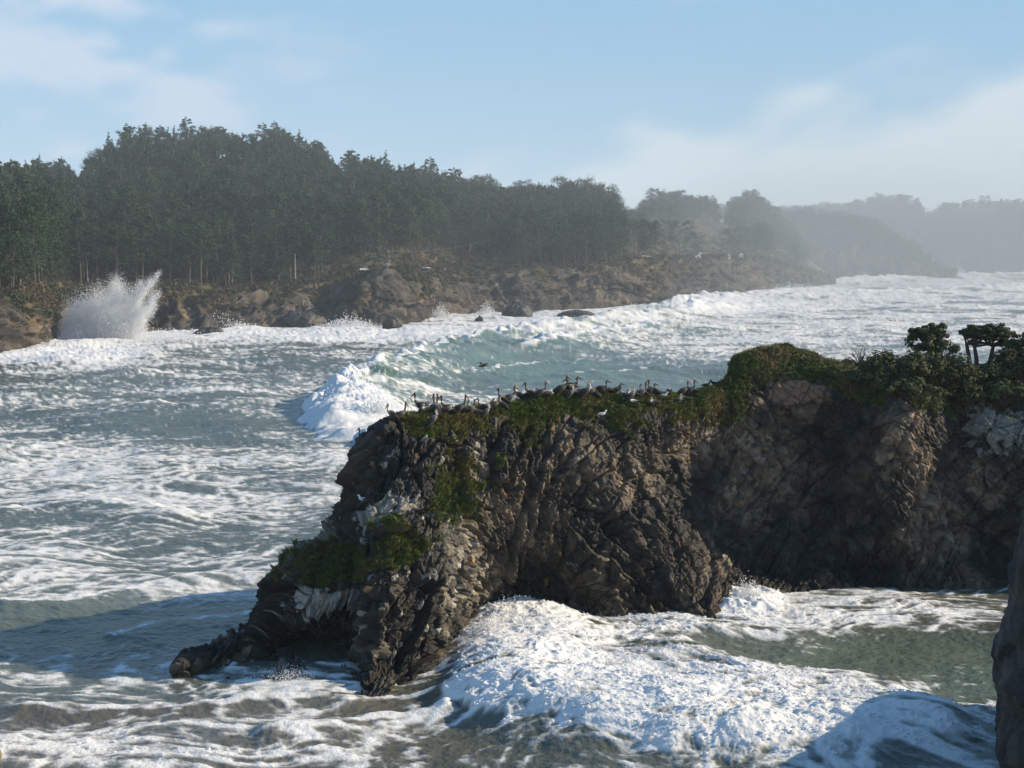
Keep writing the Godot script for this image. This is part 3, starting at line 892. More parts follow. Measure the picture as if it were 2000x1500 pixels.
# kind 0 tall pine, 1 broad cypress, 2 spired fir; returns trunk and crown
func tree_shapes(kind: int, seed_: int, high: float) -> Dictionary:
	rng.seed = seed_
	var wood := Shape.new()
	var leaf := Shape.new()
	var bark := Color(0.12, 0.105, 0.085)
	var dark := Color(0.017, 0.034, 0.018)
	var pale := Color(0.060, 0.102, 0.046)
	var lean := Vector3(rng.randf_range(-0.06, 0.06), 0, rng.randf_range(-0.06, 0.06)) * high
	var path := []
	var rad := []
	for k in 7:
		var f := k / 6.0
		path.append(lean * f * f + Vector3(0, (f - 0.03) * high * 0.94, 0) + Vector3(rng.randf() - 0.5, 0, rng.randf() - 0.5) * high * 0.012)
		rad.append(lerpf(high * 0.017, high * 0.004, f))
	wood.tube(path, rad, rad, [bark], 6)
	var limbs: int = [30, 26, 38][kind]
	for k in limbs:
		var f: float
		var reach: float
		var start: float = [[0.30, 0.42, 0.25, 0.36][seed_ % 4], 0.20, 0.16][kind]
		f = lerpf(start, 0.97, pow((k + rng.randf()) / limbs, 0.85))
		var g := (f - start) / (1.0 - start)
		if kind == 0: reach = high * 0.18 * (1.15 - 0.8 * g * g) * rng.randf_range(0.5, 1.25)
		elif kind == 1: reach = high * 0.36 * sqrt(maxf(0.05, 1.0 - pow(g * 1.25 - 0.35, 2.0))) * rng.randf_range(0.7, 1.1)
		else: reach = high * 0.20 * (1.06 - g) * rng.randf_range(0.7, 1.2)
		var a := rng.randf() * TAU
		var dir := Vector3(cos(a), [0.30, 0.35, -0.05][kind], sin(a))
		var root := lean * f * f + Vector3(0, f * high * 0.94, 0)
		var tip := root + dir * reach
		wood.tube([root, root.lerp(tip, 0.5) + Vector3(0, reach * 0.05, 0), tip], [high * 0.005, high * 0.0035, high * 0.0015], [high * 0.005, high * 0.0035, high * 0.0015], [bark], 4)
		var flat := Vector3(reach * 0.55, reach * [0.26, 0.36, 0.16][kind], reach * 0.55)
		leaf_clump(leaf, tip, flat * 0.85, [44, 60, 30][kind], high * 0.026, dark, pale)
		leaf_clump(leaf, root.lerp(tip, 0.5), flat * 0.6, [22, 26, 20][kind], high * 0.026, dark, pale)
	if kind != 1: leaf_clump(leaf, lean + Vector3(0, high * 0.95, 0), Vector3(0.03, 0.05, 0.03) * high, 16, high * 0.026, dark, pale)
	return {"trunk": wood.done(), "crown": leaf.done(), "high": high}
var bark_material: StandardMaterial3D
var leaf_material: StandardMaterial3D
# where the treetops meet the sky
const SKYLINE := [[-300, 300], [0, 318], [60, 322], [150, 330], [185, 300], [215, 262], [260, 250], [300, 246], [350, 256], [420, 248], [470, 268], [530, 252], [580, 262], [625, 286], [660, 308], [690, 300], [715, 306], [755, 314], [800, 330], [850, 338], [900, 344], [960, 352], [985, 368], [1020, 360], [1080, 360], [1150, 356], [1190, 376], [1225, 400], [1255, 436]]
const SKYLINE_MID := [[1200, 420], [1255, 400], [1275, 378], [1320, 374], [1380, 382], [1400, 392], [1440, 384], [1470, 378], [1505, 396], [1530, 424], [1560, 462], [1600, 510]]
const SKYLINE_BLUFF := [[1400, 408], [1500, 412], [1580, 404], [1640, 410], [1700, 420], [1740, 444], [1790, 476], [1840, 520]]
const SKYLINE_FAR := [[1180, 378], [1240, 380], [1500, 402], [1560, 398], [1620, 394], [1690, 384], [1740, 372], [1790, 376], [1802, 410], [1815, 414], [1840, 390], [1900, 380], [1960, 384], [2000, 386], [2300, 380]]
func along(table: Array, px: float) -> float:
	for k in table.size() - 1:
		if px <= table[k + 1][0]:
			return lerpf(table[k][1], table[k + 1][1], clampf((px - table[k][0]) / float(table[k + 1][0] - table[k][0]), 0, 1))
	return table[-1][1]
func build_forest() -> void:
	bark_material = tinted(0.95, 0.2)
	leaf_material = tinted(0.8, 0.3)
	leaf_material.backlight_enabled = true
	leaf_material.backlight = Color(0.12, 0.14, 0.06)
	var leaf_tones := [leaf_material]
	for c in [Color(0.80, 0.86, 0.80), Color(0.90, 0.88, 0.74), Color(0.60, 0.70, 0.64)]:
		var m: StandardMaterial3D = leaf_material.duplicate()
		m.albedo_color = c
		leaf_tones.append(m)
	var kinds := []
	for k in 4: kinds.append(tree_shapes(0, 100 + k, 20.0))
	for k in 3: kinds.append(tree_shapes(1, 200 + k, 14.0))
	for k in 3: kinds.append(tree_shapes(2, 300 + k, 20.0))
	rng.seed = 21
	# candidate places on the land: [place, scale, kind, distance]
	var found := []
	for zone in 4:
		var g: Dictionary = land[zone]
		var v: PackedVector3Array = g.v
		var vs: PackedFloat32Array = g.vs
		var want: int = [1500, 330, 420, 1300][zone]
		var taken := {}
		var gap: float = [5.4, 7.0, 7.0, 9.0][zone]
		var tries := 0
		var got := 0
		while got < want and tries < 40000:
			tries += 1
			var i := rng.randi_range(0, g.nu - 1)
			var j := rng.randi_range(0, g.nv - 1)
			var w := vs[j]
			var p := v[i * g.nv + j]
			var q := pixel_of(p)
			if q.x < -260 or q.x > 2260: continue
			if w < [3.75, 3.7, 2.7, 1.8][zone] or w > 6.8: continue
			if zone == 0:
				if q.x > 640 and q.x < 1010 and w < 4.25 + 0.5 * land_tone.get_noise_3dv(p * 2.0): continue
				if q.x > 1200: continue
			if zone == 1 and ((absf(q.x - 1411) < 15 and q.y > 404) or (absf(q.x - 1362) < 34 and q.y > 452)): continue
			if zone == 1 and (q.x > 1575 or (w < 5.1 + 0.7 * land_tone.get_noise_3dv(p) and rng.randf() < 0.93)): continue
			var cell := Vector2i(int(floor(p.x / gap)), int(floor(p.z / gap)))
			if taken.has(cell): continue
			var top: float = along([SKYLINE, SKYLINE_MID, SKYLINE_BLUFF, SKYLINE_FAR][zone], q.x) + rng.randfn() * [13.0, 7.0, 5.0, 4.0][zone] + 6.0
			var most := (q.y - top) * -p.z / LENS          # metres of room under the skyline
			var high := rng.randf_range(14.0, 25.0) * (1.0 if zone == 0 else 0.9)
			if w > 5.6: high = maxf(high, minf(most, 27.0))
			high = minf(high, most)
			if high < (7.0 if zone == 0 else 4.0): continue
			taken[cell] = true
			got += 1
			var kind := rng.randi_range(0, 3)
			if zone == 0 and rng.randf() < 0.28: kind = rng.randi_range(7, 9)
			if zone == 0 and rng.randf() < (0.14 if q.x < 900 else 0.4): kind = rng.randi_range(4, 6)
			if zone > 0 and rng.randf() < 0.8: kind = rng.randi_range(4, 6)
			found.append([p, high / kinds[kind].high, kind, -p.z, q, zone * 3 + (0 if w < 4.6 else 1 if w < 5.6 else 2)])
	# edge trees on the bench whose trunks show
	for px in range(-100, 640, 40):
		var p := land_at(px + rng.randf_range(-6, 6), 540 + rng.randf_range(-4, 6))
		if p != Vector3.INF: found.append([p, rng.randf_range(13.0, 19.0) / 20.0, rng.randi_range(0, 3), -p.z - 400.0, pixel_of(p), 0])
	for b in [[1362, 492, 13.0, 5], [1180, 514, 14.0, 4], [1140, 512, 15.0, 5], [1100, 514, 14.0, 6], [1070, 514, 12.0, 4], [1210, 500, 9.0, 6], [1262, 496, 9.0, 5], [1300, 496, 7.0, 4], [0, 520, 34.0, 8], [1000, 520, 9.0, 6], [965, 524, 9.0, 4], [905, 532, 8.0, 6], [600, 545, 8.0, 5], [545, 548, 9.0, 4]]:
		var p := land_at(b[0], b[1])
		if p != Vector3.INF: found.append([p, b[2] / kinds[b[3]].high, b[3], 0.0, pixel_of(p), 3 if b[0] > 1190 else 0])
	found.sort_custom(func(a, b): return a[3] < b[3])
	var names := ["pine_tree", "pine_tree", "pine_tree", "pine_tree", "cypress_tree", "cypress_tree", "cypress_tree", "fir_tree", "fir_tree", "fir_tree"]
	var labels := ["tall thin pine tree", "broad round dark cypress tree", "narrow spired fir tree"]
	var where := ["at the foot of the wooded hill above the cliffs", "midway up the wooded hill behind the cliff road", "on the crest of the wooded hill against the sky", "on the open slope of the low headland", "on the upper slope of the low headland", "on the crest of the low headland", "on the hazy bluff behind the headland", "on the hazy bluff behind the headland", "on the hazy bluff behind the headland", "on the hazy far coast", "on the hazy far coast", "on the hazy far coast"]
	var rest := []
	for k in 10: rest.append([[], []])
	var shown := {}
	for f in found:
		var turn := rng.randf() * TAU
		var tint := rng.randf_range(0.75, 1.2)
		var at: Vector3 = f[0] - Vector3(0, 0.5, 0)
		var kind: int = f[2]
		var family: int = 0 if kind < 4 else 1 if kind < 7 else 2
		shown[family] = shown.get(family, 0) + 1
		if shown[family] <= 280 and f[3] < 900.0:
			var o := thing(names[kind], labels[family] + " " + where[f[5]], "tree", at, turn, ["hillside pines", "shore cypresses", "hillside firs"][family])
			o.scale = Vector3(f[1], f[1], f[1])
			put("trunk", kinds[kind].trunk, bark_material, o)
			put("crown", kinds[kind].crown, leaf_tones[rng.randi_range(0, 3)], o)
		else:
			rest[kind][0].append(Transform3D(Basis(Vector3.UP, turn).scaled(Vector3(f[1], f[1], f[1])), at))
	for k in 10:
		if rest[k][0]:
			many("distant_wood", joined([kinds[k].trunk, kinds[k].crown]), leaf_material, rest[k][0], [], "mass of distant hazy trees covering the far hills", "wood")
	# low brush over the slopes
	rng.seed = 77
	var clump := Shape.new()
	leaf_clump(clump, Vector3(0, 0.35, 0), Vector3(0.8, 0.55, 0.8), 46, 0.34, Color(0.6, 0.6, 0.6), Color(1, 1, 1))
	var places := []
	var tints := []
	for zone in 4:
		var g: Dictionary = land[zone]
		for k in [16000, 5000, 5000, 9000][zone]:
			var i := rng.randi_range(0, g.nu - 1)
			var j := rng.randi_range(0, g.nv - 1)
			var e: int = i * g.nv + j
			var w: float = g.vs[j]
			if w < 1.4 or w > 5.2 or (zone < 3 and g.bare[e] > 0.45): continue
			var p: Vector3 = g.v[e]
			if pixel_of(p).x < -300: continue
			var s: float = rng.randf_range(0.7, 2.2) * [1.0, 1.5, 2.2, 4.0][zone]
			places.append(Transform3D(Basis(Vector3.UP, rng.randf() * TAU).scaled(Vector3(s, s * rng.randf_range(0.6, 1.1), s)), p))
			var t := land_tone.get_noise_3dv(p * 1.5) + rng.randf_range(-0.25, 0.25)
			tints.append(Color(0.040, 0.052, 0.022).lerp(Color(0.125, 0.085, 0.05), clampf(t * 1.6 + 0.35, 0, 1)))
	many("brush", clump.done(), leaf_material, places, tints, "low olive and rust brush covering the far cliff tops", "brush")
func joined(meshes: Array) -> ArrayMesh:
	var st := SurfaceTool.new()
	for m in meshes: st.append_from(m, 0, Transform3D())
	return st.commit()

# ---------------------------------------------------------------- plants on the rock
func build_rock_plants() -> void:
	rng.seed = 5
	var tuft := Shape.new()
	for k in 9:
		var a := rng.randf() * TAU
		var o := Vector3(cos(a), 0, sin(a)) * rng.randf_range(0.02, 0.12)
		var tip := o + Vector3(cos(a) * 0.16 - 0.06, rng.randf_range(0.08, 0.22), sin(a) * 0.16)
		var side := Vector3(-sin(a), 0, cos(a)) * 0.03
		tuft.tri(o - side, o + side, tip, Color.WHITE.darkened(rng.randf() * 0.4))
	var mat := leaf_material
	var places := []
	var tints := []
	var leafy := []
	var leafy_tints := []
	var v: PackedVector3Array = rock.v
	var grass: PackedFloat32Array = rock.grass
	for k in 420000:
		var e := rng.randi_range(0, v.size() - 1)
		if grass[e] < 0.5: continue
		var p := v[e]
		if p.y < 2.0 or p.x > 42.0: continue
		var t := rock_tone.get_noise_3dv(p * 2.0) + rng.randf_range(-0.2, 0.2)
		var right := smooth(10.0, 16.0, p.x)
		if rng.randf() < 0.55 - 0.35 * right:
			if places.size() > 60000: continue
			var s := rng.randf_range(0.5, 1.3)
			places.append(Transform3D(Basis(Vector3.UP, rng.randf() * TAU).scaled(Vector3(s, s, s)), p))
			tints.append(Color(0.115, 0.160, 0.030).lerp(Color(0.22, 0.18, 0.06), clampf(t * 1.4 + 0.25 + 0.25 * right, 0, 1)))
		elif rng.randf() < 0.16:
			var s := rng.randf_range(0.12, 0.34)
			leafy.append(Transform3D(Basis(Vector3.UP, rng.randf() * TAU).scaled(Vector3(s, s * 0.8, s)), p))
			leafy_tints.append(Color(0.05, 0.08, 0.018).lerp(Color(0.15, 0.105, 0.055), clampf(t * 1.5 + 0.2 + 0.2 * right, 0, 1)))
	many("grass", tuft.done(), mat, places, tints, "short green and straw grass on top of the rock ridge", "grass")
	var clump := Shape.new()
	leaf_clump(clump, Vector3(0, 0.3, 0), Vector3(0.9, 0.55, 0.9), 60, 0.30, Color(0.6, 0.6, 0.6), Color(1, 1, 1))
	many("ground_cover", clump.done(), mat, leafy, leafy_tints, "low dark creeping plants on the rock ridge", "ground cover")
	# bushes and wind-shaped trees: pixel of the foot, pixel width, pixel height
	var n := 0
	for b in [[1745, 748, 130, 84], [1700, 756, 90, 60], [1840, 760, 150, 80], [1915, 752, 120, 60], [1800, 744, 110, 70], [1985, 742, 110, 80], [1890, 780, 110, 44], [1780, 772, 110, 44], [2080, 740, 160, 110], [1960, 790, 120, 60]]:
		var e := rock_at(b[0], b[1])
		if e < 0: continue
		var p := v[e]
		var m := -p.z / LENS
		var s := Shape.new()
		var bark := Shape.new()
		rng.seed = 400 + n
		var w: float = b[2] * m * 0.5
		var h: float = b[3] * m * 0.8
		for k in 26:
			var a := rng.randf() * TAU
			var r := sqrt(rng.randf())
			var top := Vector3(cos(a) * r * w, h * (0.25 + 0.75 * sqrt(1.0 - r * r) * rng.randf_range(0.55, 1.0)), sin(a) * r * w * 0.8)
			bark.tube([Vector3(0, -0.3, 0), top * 0.6, top], [0.06, 0.03, 0.012], [0.06, 0.03, 0.012], [Color(0.10, 0.085, 0.07)], 4)
			leaf_clump(s, top, Vector3(0.28 * w, 0.22 * h, 0.26 * w), 120, 0.20, Color(0.022, 0.032, 0.012), Color(0.070, 0.080, 0.030))
		var o := thing("bush", ["dense dark evergreen bush on the right end of the rock ridge", "low wide dark bush spreading over the rock ridge's edge"][0 if b[3] > 65 else 1], "bush", p, 0.0, "bushes on the rock ridge")
		put("stems", bark.done(), bark_material, o)
		put("foliage", s.done(), mat, o)
		n += 1
	wind_tree([1815, 735], [[1812, 664, 46, 34], [1838, 690, 44, 40], [1796, 652, 26, 18], [1830, 648, 30, 20], [1822, 715, 44, 26]], [[1818, 690]], 41, "round dense wind shaped cypress between bush and bare trunks")
	wind_tree([1905, 722], [[1905, 648, 34, 18], [1935, 644, 40, 16], [1962, 662, 36, 22], [1925, 656, 38, 12], [1885, 652, 16, 10]], [[1888, 672], [1903, 676], [1940, 676]], 42, "flat topped cypress on bare leaning trunks above the bushes")
	wind_tree([1990, 730], [[1992, 678, 30, 26], [2020, 670, 44, 34], [1980, 700, 30, 30]], [[1990, 700]], 43, "shaggy olive cypress beside the flat topped cypress")
	# a leafless twiggy shrub
	var e := rock_at(1680, 712)
	var p := v[e]
	var twigs := Shape.new()
	rng.seed = 9
	for k in 16:
		var a := rng.randf_range(-0.3, 1.4)
		var tip := Vector3(-sin(a) * 1.3, cos(a) * 1.3 * rng.randf_range(0.6, 1.1), rng.randf_range(-0.4, 0.4))
		var mid := tip * 0.5 + Vector3(rng.randf_range(-0.15, 0.15), 0.1, 0)
		twigs.tube([Vector3(0, -0.2, 0), mid, tip], [0.045, 0.03, 0.012], [0.045, 0.03, 0.012], [Color(0.075, 0.06, 0.05)], 5)
		for f in 4:
			var o2 := mid.lerp(tip, rng.randf())
			twigs.tube([o2, o2 + Vector3(rng.randf_range(-0.35, 0.2), rng.randf_range(0.0, 0.35), rng.randf_range(-0.2, 0.2))], [0.016, 0.007], [0.016, 0.007], [Color(0.075, 0.06, 0.05)], 4)
	var bare := put("bare_shrub", twigs.done(), bark_material)
	bare.position = p
	tag(bare, "leafless twiggy shrub beside the dark bushes", "shrub")
	# a bleached branch lying on the turf
	e = rock_at(1668, 724)
	var log_ := Shape.new()
	var m2 := -v[e].z / LENS
	log_.tube([Vector3.ZERO, Vector3(12, -2, 6) * m2, Vector3(22, -3, 8) * m2, Vector3(27, 4, 8) * m2], [0.05, 0.06, 0.05, 0.03], [0.05, 0.06, 0.05, 0.03], [Color(0.55, 0.52, 0.46)], 6)
	var dead := put("driftwood_branch", log_.done(), bark_material)
	dead.position = v[e] + Vector3(0, 0.12, 0.05)
	tag(dead, "bleached bent branch lying on the turf", "branch")
func wind_tree(foot: Array, masses: Array, trunks: Array, seed_: int, label: String) -> void:
	var e := rock_at(foot[0], foot[1])
	if e < 0: return
	rng.seed = seed_
	var p: Vector3 = rock.v[e]
	var d := -p.z
	var wood := Shape.new()
	var leaf := Shape.new()
	var bark := Color(0.095, 0.08, 0.065)
	for t in trunks:
		var knee := at_depth(t[0], t[1], d) - p
		var root := Vector3(knee.x * 0.6, -0.3, rng.randf_range(-0.4, 0.4))
		var ends := []
		for m in masses: ends.append(at_depth(m[0], m[1], d) - p + Vector3(0, 0, rng.randf_range(-0.6, 0.6)))
		wood.tube([root, root.lerp(knee, 0.5) + Vector3(0.12, 0, 0), knee], [0.22, 0.17, 0.13], [0.22, 0.17, 0.13], [bark], 7)
		for q in ends:
			if q.distance_to(knee) > 3.6 : continue
			wood.tube([knee, knee.lerp(q, 0.55) + Vector3(0, -0.12, 0.1), q], [0.11, 0.07, 0.03], [0.11, 0.07, 0.03], [bark], 6)
	for m in masses:
		var c := at_depth(m[0], m[1], d) - p
		var w: float = m[2] * d / LENS
		var h: float = m[3] * d / LENS
		for k in 30:
			var o := Vector3(rng.randfn(), rng.randfn(), rng.randfn()).normalized() * pow(rng.randf(), 0.45) * Vector3(w, h, w) * 0.85
			leaf_clump(leaf, c + o, Vector3(0.26 * w, 0.20 * h, 0.26 * w), 70, 0.17, Color(0.020, 0.032, 0.012), Color(0.070, 0.085, 0.030))
	var o := thing("cypress_tree", label, "tree", p)
	put("trunk", wood.done(), bark_material, o)
	put("crown", leaf.done(), leaf_material, o)

# ---------------------------------------------------------------- birds
# one skin from tail to bill, with folded wings and legs; facing +x
func pelican_mesh(pose: int) -> ArrayMesh:
	var s := Shape.new()
	var back := Color(0.035, 0.031, 0.028)
	var pale := Color(0.50, 0.47, 0.40)
	var neck := Color(0.10, 0.065, 0.045) if pose % 2 == 0 else Color(0.55, 0.52, 0.44)
	var bill := Color(0.20, 0.15, 0.11)
	var tilt: float = [0.55, 0.75, 0.35, 0.2, 0.6, 0.15][pose]
	var f := Vector3(cos(tilt), sin(tilt), 0)
	var hip := Vector3(0, 0.34, 0)
	var chest := hip + f * 0.30
	var body := [hip - f * 0.50 + Vector3(0, -0.02, 0), hip - f * 0.36, hip - f * 0.18, hip, hip + f * 0.16, chest, chest + f * 0.10]
	var wide := [0.03, 0.07, 0.13, 0.17, 0.165, 0.12, 0.075]
	var high := [0.015, 0.05, 0.12, 0.17, 0.165, 0.12, 0.075]
	var cols := [back, back, back, back.lerp(pale, 0.06), back.lerp(pale, 0.15), pale.lerp(back, 0.45), neck]
	var up: Array
	if pose == 0: up = [[0.14, 0.12], [0.15, 0.26], [0.12, 0.40], [0.13, 0.48]]
	elif pose == 1: up = [[0.10, 0.10], [0.06, 0.22], [0.02, 0.32], [0.05, 0.40]]
	elif pose == 2: up = [[0.14, 0.10], [0.16, 0.22], [0.10, 0.30], [0.16, 0.36]]
	elif pose == 3: up = [[0.08, 0.08], [0.02, 0.16], [-0.02, 0.20], [0.05, 0.24]]
	elif pose == 4: up = [[0.12, 0.13], [0.15, 0.28], [0.16, 0.44], [0.17, 0.54]]
	else: up = [[0.02, 0.10], [-0.12, 0.13], [-0.24, 0.10], [-0.30, 0.08]]
	var head := chest
	for q in up:
		head = chest + Vector3(q[0], q[1], 0)
		body.append(head); wide.append(0.045); high.append(0.05); cols.append(neck)
	wide[-1] = 0.05; high[-1] = 0.06; cols[-1] = Color(0.40, 0.34, 0.24) if pose % 2 == 1 else neck
	var aim: Vector3 = [Vector3(0.75, -0.66, 0), Vector3(0.5, -0.86, 0), Vector3(0.93, -0.36, 0), Vector3(0.6, -0.8, 0), Vector3(0.55, -0.83, 0), Vector3(-0.8, -0.5, 0)][pose]
	for q in [[0.06, 0.035, 0.05], [0.16, 0.022, 0.04], [0.28, 0.016, 0.02], [0.36, 0.006, 0.008]]:
		body.append(head + aim * q[0]); wide.append(q[1]); high.append(q[2]); cols.append(bill)
	s.tube(body, wide, high, cols, 9)
	for side in [-1.0, 1.0]:
		# folded wing over the flank and a short leg with a webbed foot
		var z := Vector3(0, 0, side)
		s.tube([chest - f * 0.02 + z * 0.10 + Vector3(0, 0.03, 0), hip + f * 0.08 + z * 0.15 + Vector3(0, 0.05, 0), hip - f * 0.20 + z * 0.125 + Vector3(0, 0.05, 0), hip - f * 0.46 + z * 0.05 + Vector3(0, 0.04, 0)], [0.03, 0.045, 0.04, 0.01], [0.05, 0.12, 0.09, 0.02], [back.lerp(Color(0.30, 0.28, 0.25), 0.3), back, back, back * 0.6], 7)
		s.tube([hip + z * 0.07 - Vector3(0, 0.10, 0), Vector3(0.01, 0.10, side * 0.08), Vector3(0, -0.03, side * 0.08)], [0.03, 0.014, 0.014], [0.03, 0.014, 0.014], [Color(0.06, 0.06, 0.055)], 5)
		s.tri(Vector3(-0.02, 0.015, side * 0.08), Vector3(0.14, 0.01, side * 0.03), Vector3(0.14, 0.01, side * 0.14), Color(0.06, 0.06, 0.055), true)
	return s.done()
func gull_mesh(dark: bool) -> ArrayMesh:
	var s := Shape.new()
	var white := Color(0.78, 0.77, 0.74) if not dark else Color(0.03, 0.03, 0.03)
	var grey := Color(0.45, 0.46, 0.48) if not dark else Color(0.025, 0.025, 0.028)
	s.tube([Vector3(-0.28, 0.20, 0), Vector3(-0.16, 0.22, 0), Vector3(0, 0.22, 0), Vector3(0.13, 0.25, 0), Vector3(0.18, 0.33, 0), Vector3(0.20, 0.39, 0), Vector3(0.25, 0.40, 0), Vector3(0.32, 0.385, 0)], [0.02, 0.06, 0.09, 0.075, 0.045, 0.045, 0.035, 0.008], [0.01, 0.05, 0.09, 0.08, 0.05, 0.05, 0.04, 0.012], [grey * 0.4, white, white, white, white, white, white, Color(0.5, 0.35, 0.08) if not dark else white], 8)
	for side in [-1.0, 1.0]:
		s.tube([Vector3(0.10, 0.26, side * 0.05), Vector3(-0.05, 0.26, side * 0.08), Vector3(-0.32, 0.22, side * 0.03)], [0.02, 0.03, 0.008], [0.03, 0.06, 0.012], [grey, grey, grey * 0.3], 6)
		s.tube([Vector3(0, 0.16, side * 0.04), Vector3(0.01, -0.02, side * 0.04)], [0.012, 0.01], [0.012, 0.01], [Color(0.4, 0.3, 0.2)], 5)
	return s.done()
func build_birds() -> void:
	var mat := tinted(0.75, 0.3)
	var poses := []
	for k in 6: poses.append(pelican_mesh(k))
	var labels := ["brown pelican standing upright with dark neck raised on the ridge", "brown pelican with pale neck folded on the ridge", "brown pelican with bill held forward on the ridge", "brown pelican resting low with neck drawn in on the ridge", "brown pelican standing with neck stretched tall on the ridge", "brown pelican with head turned back on the ridge"]
	# pixel of the feet, heading in degrees (0 faces right), pose, size
	var list := [[713, 868, 160, 0, 0.95], [769, 822, 200, 1, 1.0], [779, 821, 30, 4, 1.0], [812, 806, 150, 0, 1.15], [826, 806, 20, 1, 1.0], [836, 806, 200, 3, 1.0], [845, 808, 60, 4, 1.1], [853, 808, 120, 4, 1.1], [842, 832, 10, 1, 1.05], [868, 810, 20, 3, 1.0], [879, 808, 170, 0, 1.1], [893, 808, 10, 4, 1.1], [906, 810, 190, 5, 1.0], [916, 810, 40, 0, 0.9], [924, 811, 160, 1, 0.95], [933, 812, 200, 3, 1.0], [946, 823, 15, 1, 1.05], [950, 806, 160, 2, 1.0], [960, 800, 20, 2, 1.1], [972, 798, 200, 3, 1.0], [978, 790, 150, 0, 1.0], [990, 787, 20, 0, 1.15], [986, 800, 200, 1, 0.95],
		[1019, 782, 200, 1, 1.05], [1031, 783, 30, 3, 1.0], [1038, 776, 160, 0, 1.0], [1052, 776, 20, 0, 1.05], [1062, 778, 190, 3, 1.0], [1070, 776, 30, 5, 0.95], [1089, 774, 10, 0, 1.3], [1110, 780, 15, 1, 1.05], [1111, 766, 0, 2, 1.2], [1127, 768, 180, 2, 1.2], [1134, 774, 200, 5, 1.05], [1143, 776, 20, 1, 1.1], [1150, 774, 0, 3, 1.0], [1163, 779, 190, 1, 1.15], [1169, 770, 0, 2, 1.1], [1190, 768, 200, 3, 0.95], [1200, 767, 0, 2, 0.9],
		[1221, 780, 160, 0, 1.0], [1230, 786, 20, 1, 1.05], [1239, 778, 200, 3, 1.0], [1248, 776, 30, 0, 1.05], [1256, 774, 190, 1, 0.9], [1265, 773, 0, 2, 1.05], [1281, 772, 180, 0, 1.1], [1306, 772, 90, 5, 1.0], [1328, 773, 20, 0, 1.05], [1343, 773, 10, 0, 1.1], [1354, 771, 170, 3, 0.85], [1283, 792, 200, 3, 0.9], [1321, 788, 10, 3, 0.9], [1337, 786, 190, 3, 0.9]]
	for b in list:
		var e := rock_at(b[0], b[1])
		if e < 0: continue
		var o := put("pelican", poses[b[3]], mat)
		o.position = rock.v[e]
		o.rotation.y = deg_to_rad(b[2])
		o.scale = Vector3.ONE * b[4] * 1.04
		tag(o, labels[b[3]].replace("on the ridge", "on the cliff end of the ridge" if b[0] < 870 else "on the slope below the ridge's hump" if b[0] < 1010 else "on the ridge's grassy hump" if b[0] < 1210 else "at the dip before the bushy rise"), "pelican", "pelicans resting on the rock ridge")
	var gull := gull_mesh(false)
	var dark := gull_mesh(true)
	for b in [[1178, 812, 20, 0], [1299, 778, 10, 0], [1236, 790, 200, 0], [706, 980, 150, 0], [1372, 759, 10, 1], [1388, 754, 200, 1], [690, 946, 160, 1], [663, 1013, 160, 1]]:
		var e := rock_at(b[0], b[1])
		if e < 0: continue
		var o := put("gull" if b[3] == 0 else "cormorant", gull if b[3] == 0 else dark, mat)
		o.position = rock.v[e]
		o.rotation.y = deg_to_rad(b[2])
		o.scale = Vector3.ONE * (1.1 if b[3] == 0 else 1.2)
		if b[0] == 706: tag(o, "white gull perched alone on the rock's steep left face", "gull")
		elif b[3] == 0: tag(o, "small white gull sitting on the turf among the pelicans", "gull", "gulls on the rock ridge")
		elif b[0] > 1000: tag(o, "small black bird at the dip where the ridge begins to climb", "bird", "black birds on the dip")
		else: tag(o, "small black bird perched on the rock's dark left edge", "bird", "black birds on the left edge")
	# one bird over the water
	var fly := Shape.new()
	var brown := Color(0.06, 0.055, 0.05)
	fly.tube([Vector3(-0.5, 0, 0), Vector3(-0.25, 0, 0), Vector3(0.1, 0.02, 0), Vector3(0.35, 0.04, 0), Vector3(0.7, 0, 0)], [0.05, 0.14, 0.18, 0.07, 0.02], [0.02, 0.10, 0.13, 0.07, 0.02], [brown], 7)
	for side in [-1.0, 1.0]:
		fly.tube([Vector3(0.05, 0.06, side * 0.1), Vector3(0.12, 0.30, side * 0.6), Vector3(-0.05, 0.22, side * 1.15)], [0.03, 0.03, 0.01], [0.18, 0.15, 0.03], [brown], 6, Vector3.RIGHT)
	var flying := put("flying_bird", fly.done(), mat)
	flying.position = at_depth(942, 715, 150.0)
	flying.rotation.y = 0.5
	flying.scale = Vector3.ONE * 1.1
	tag(flying, "dark bird gliding low over the green wave", "bird")

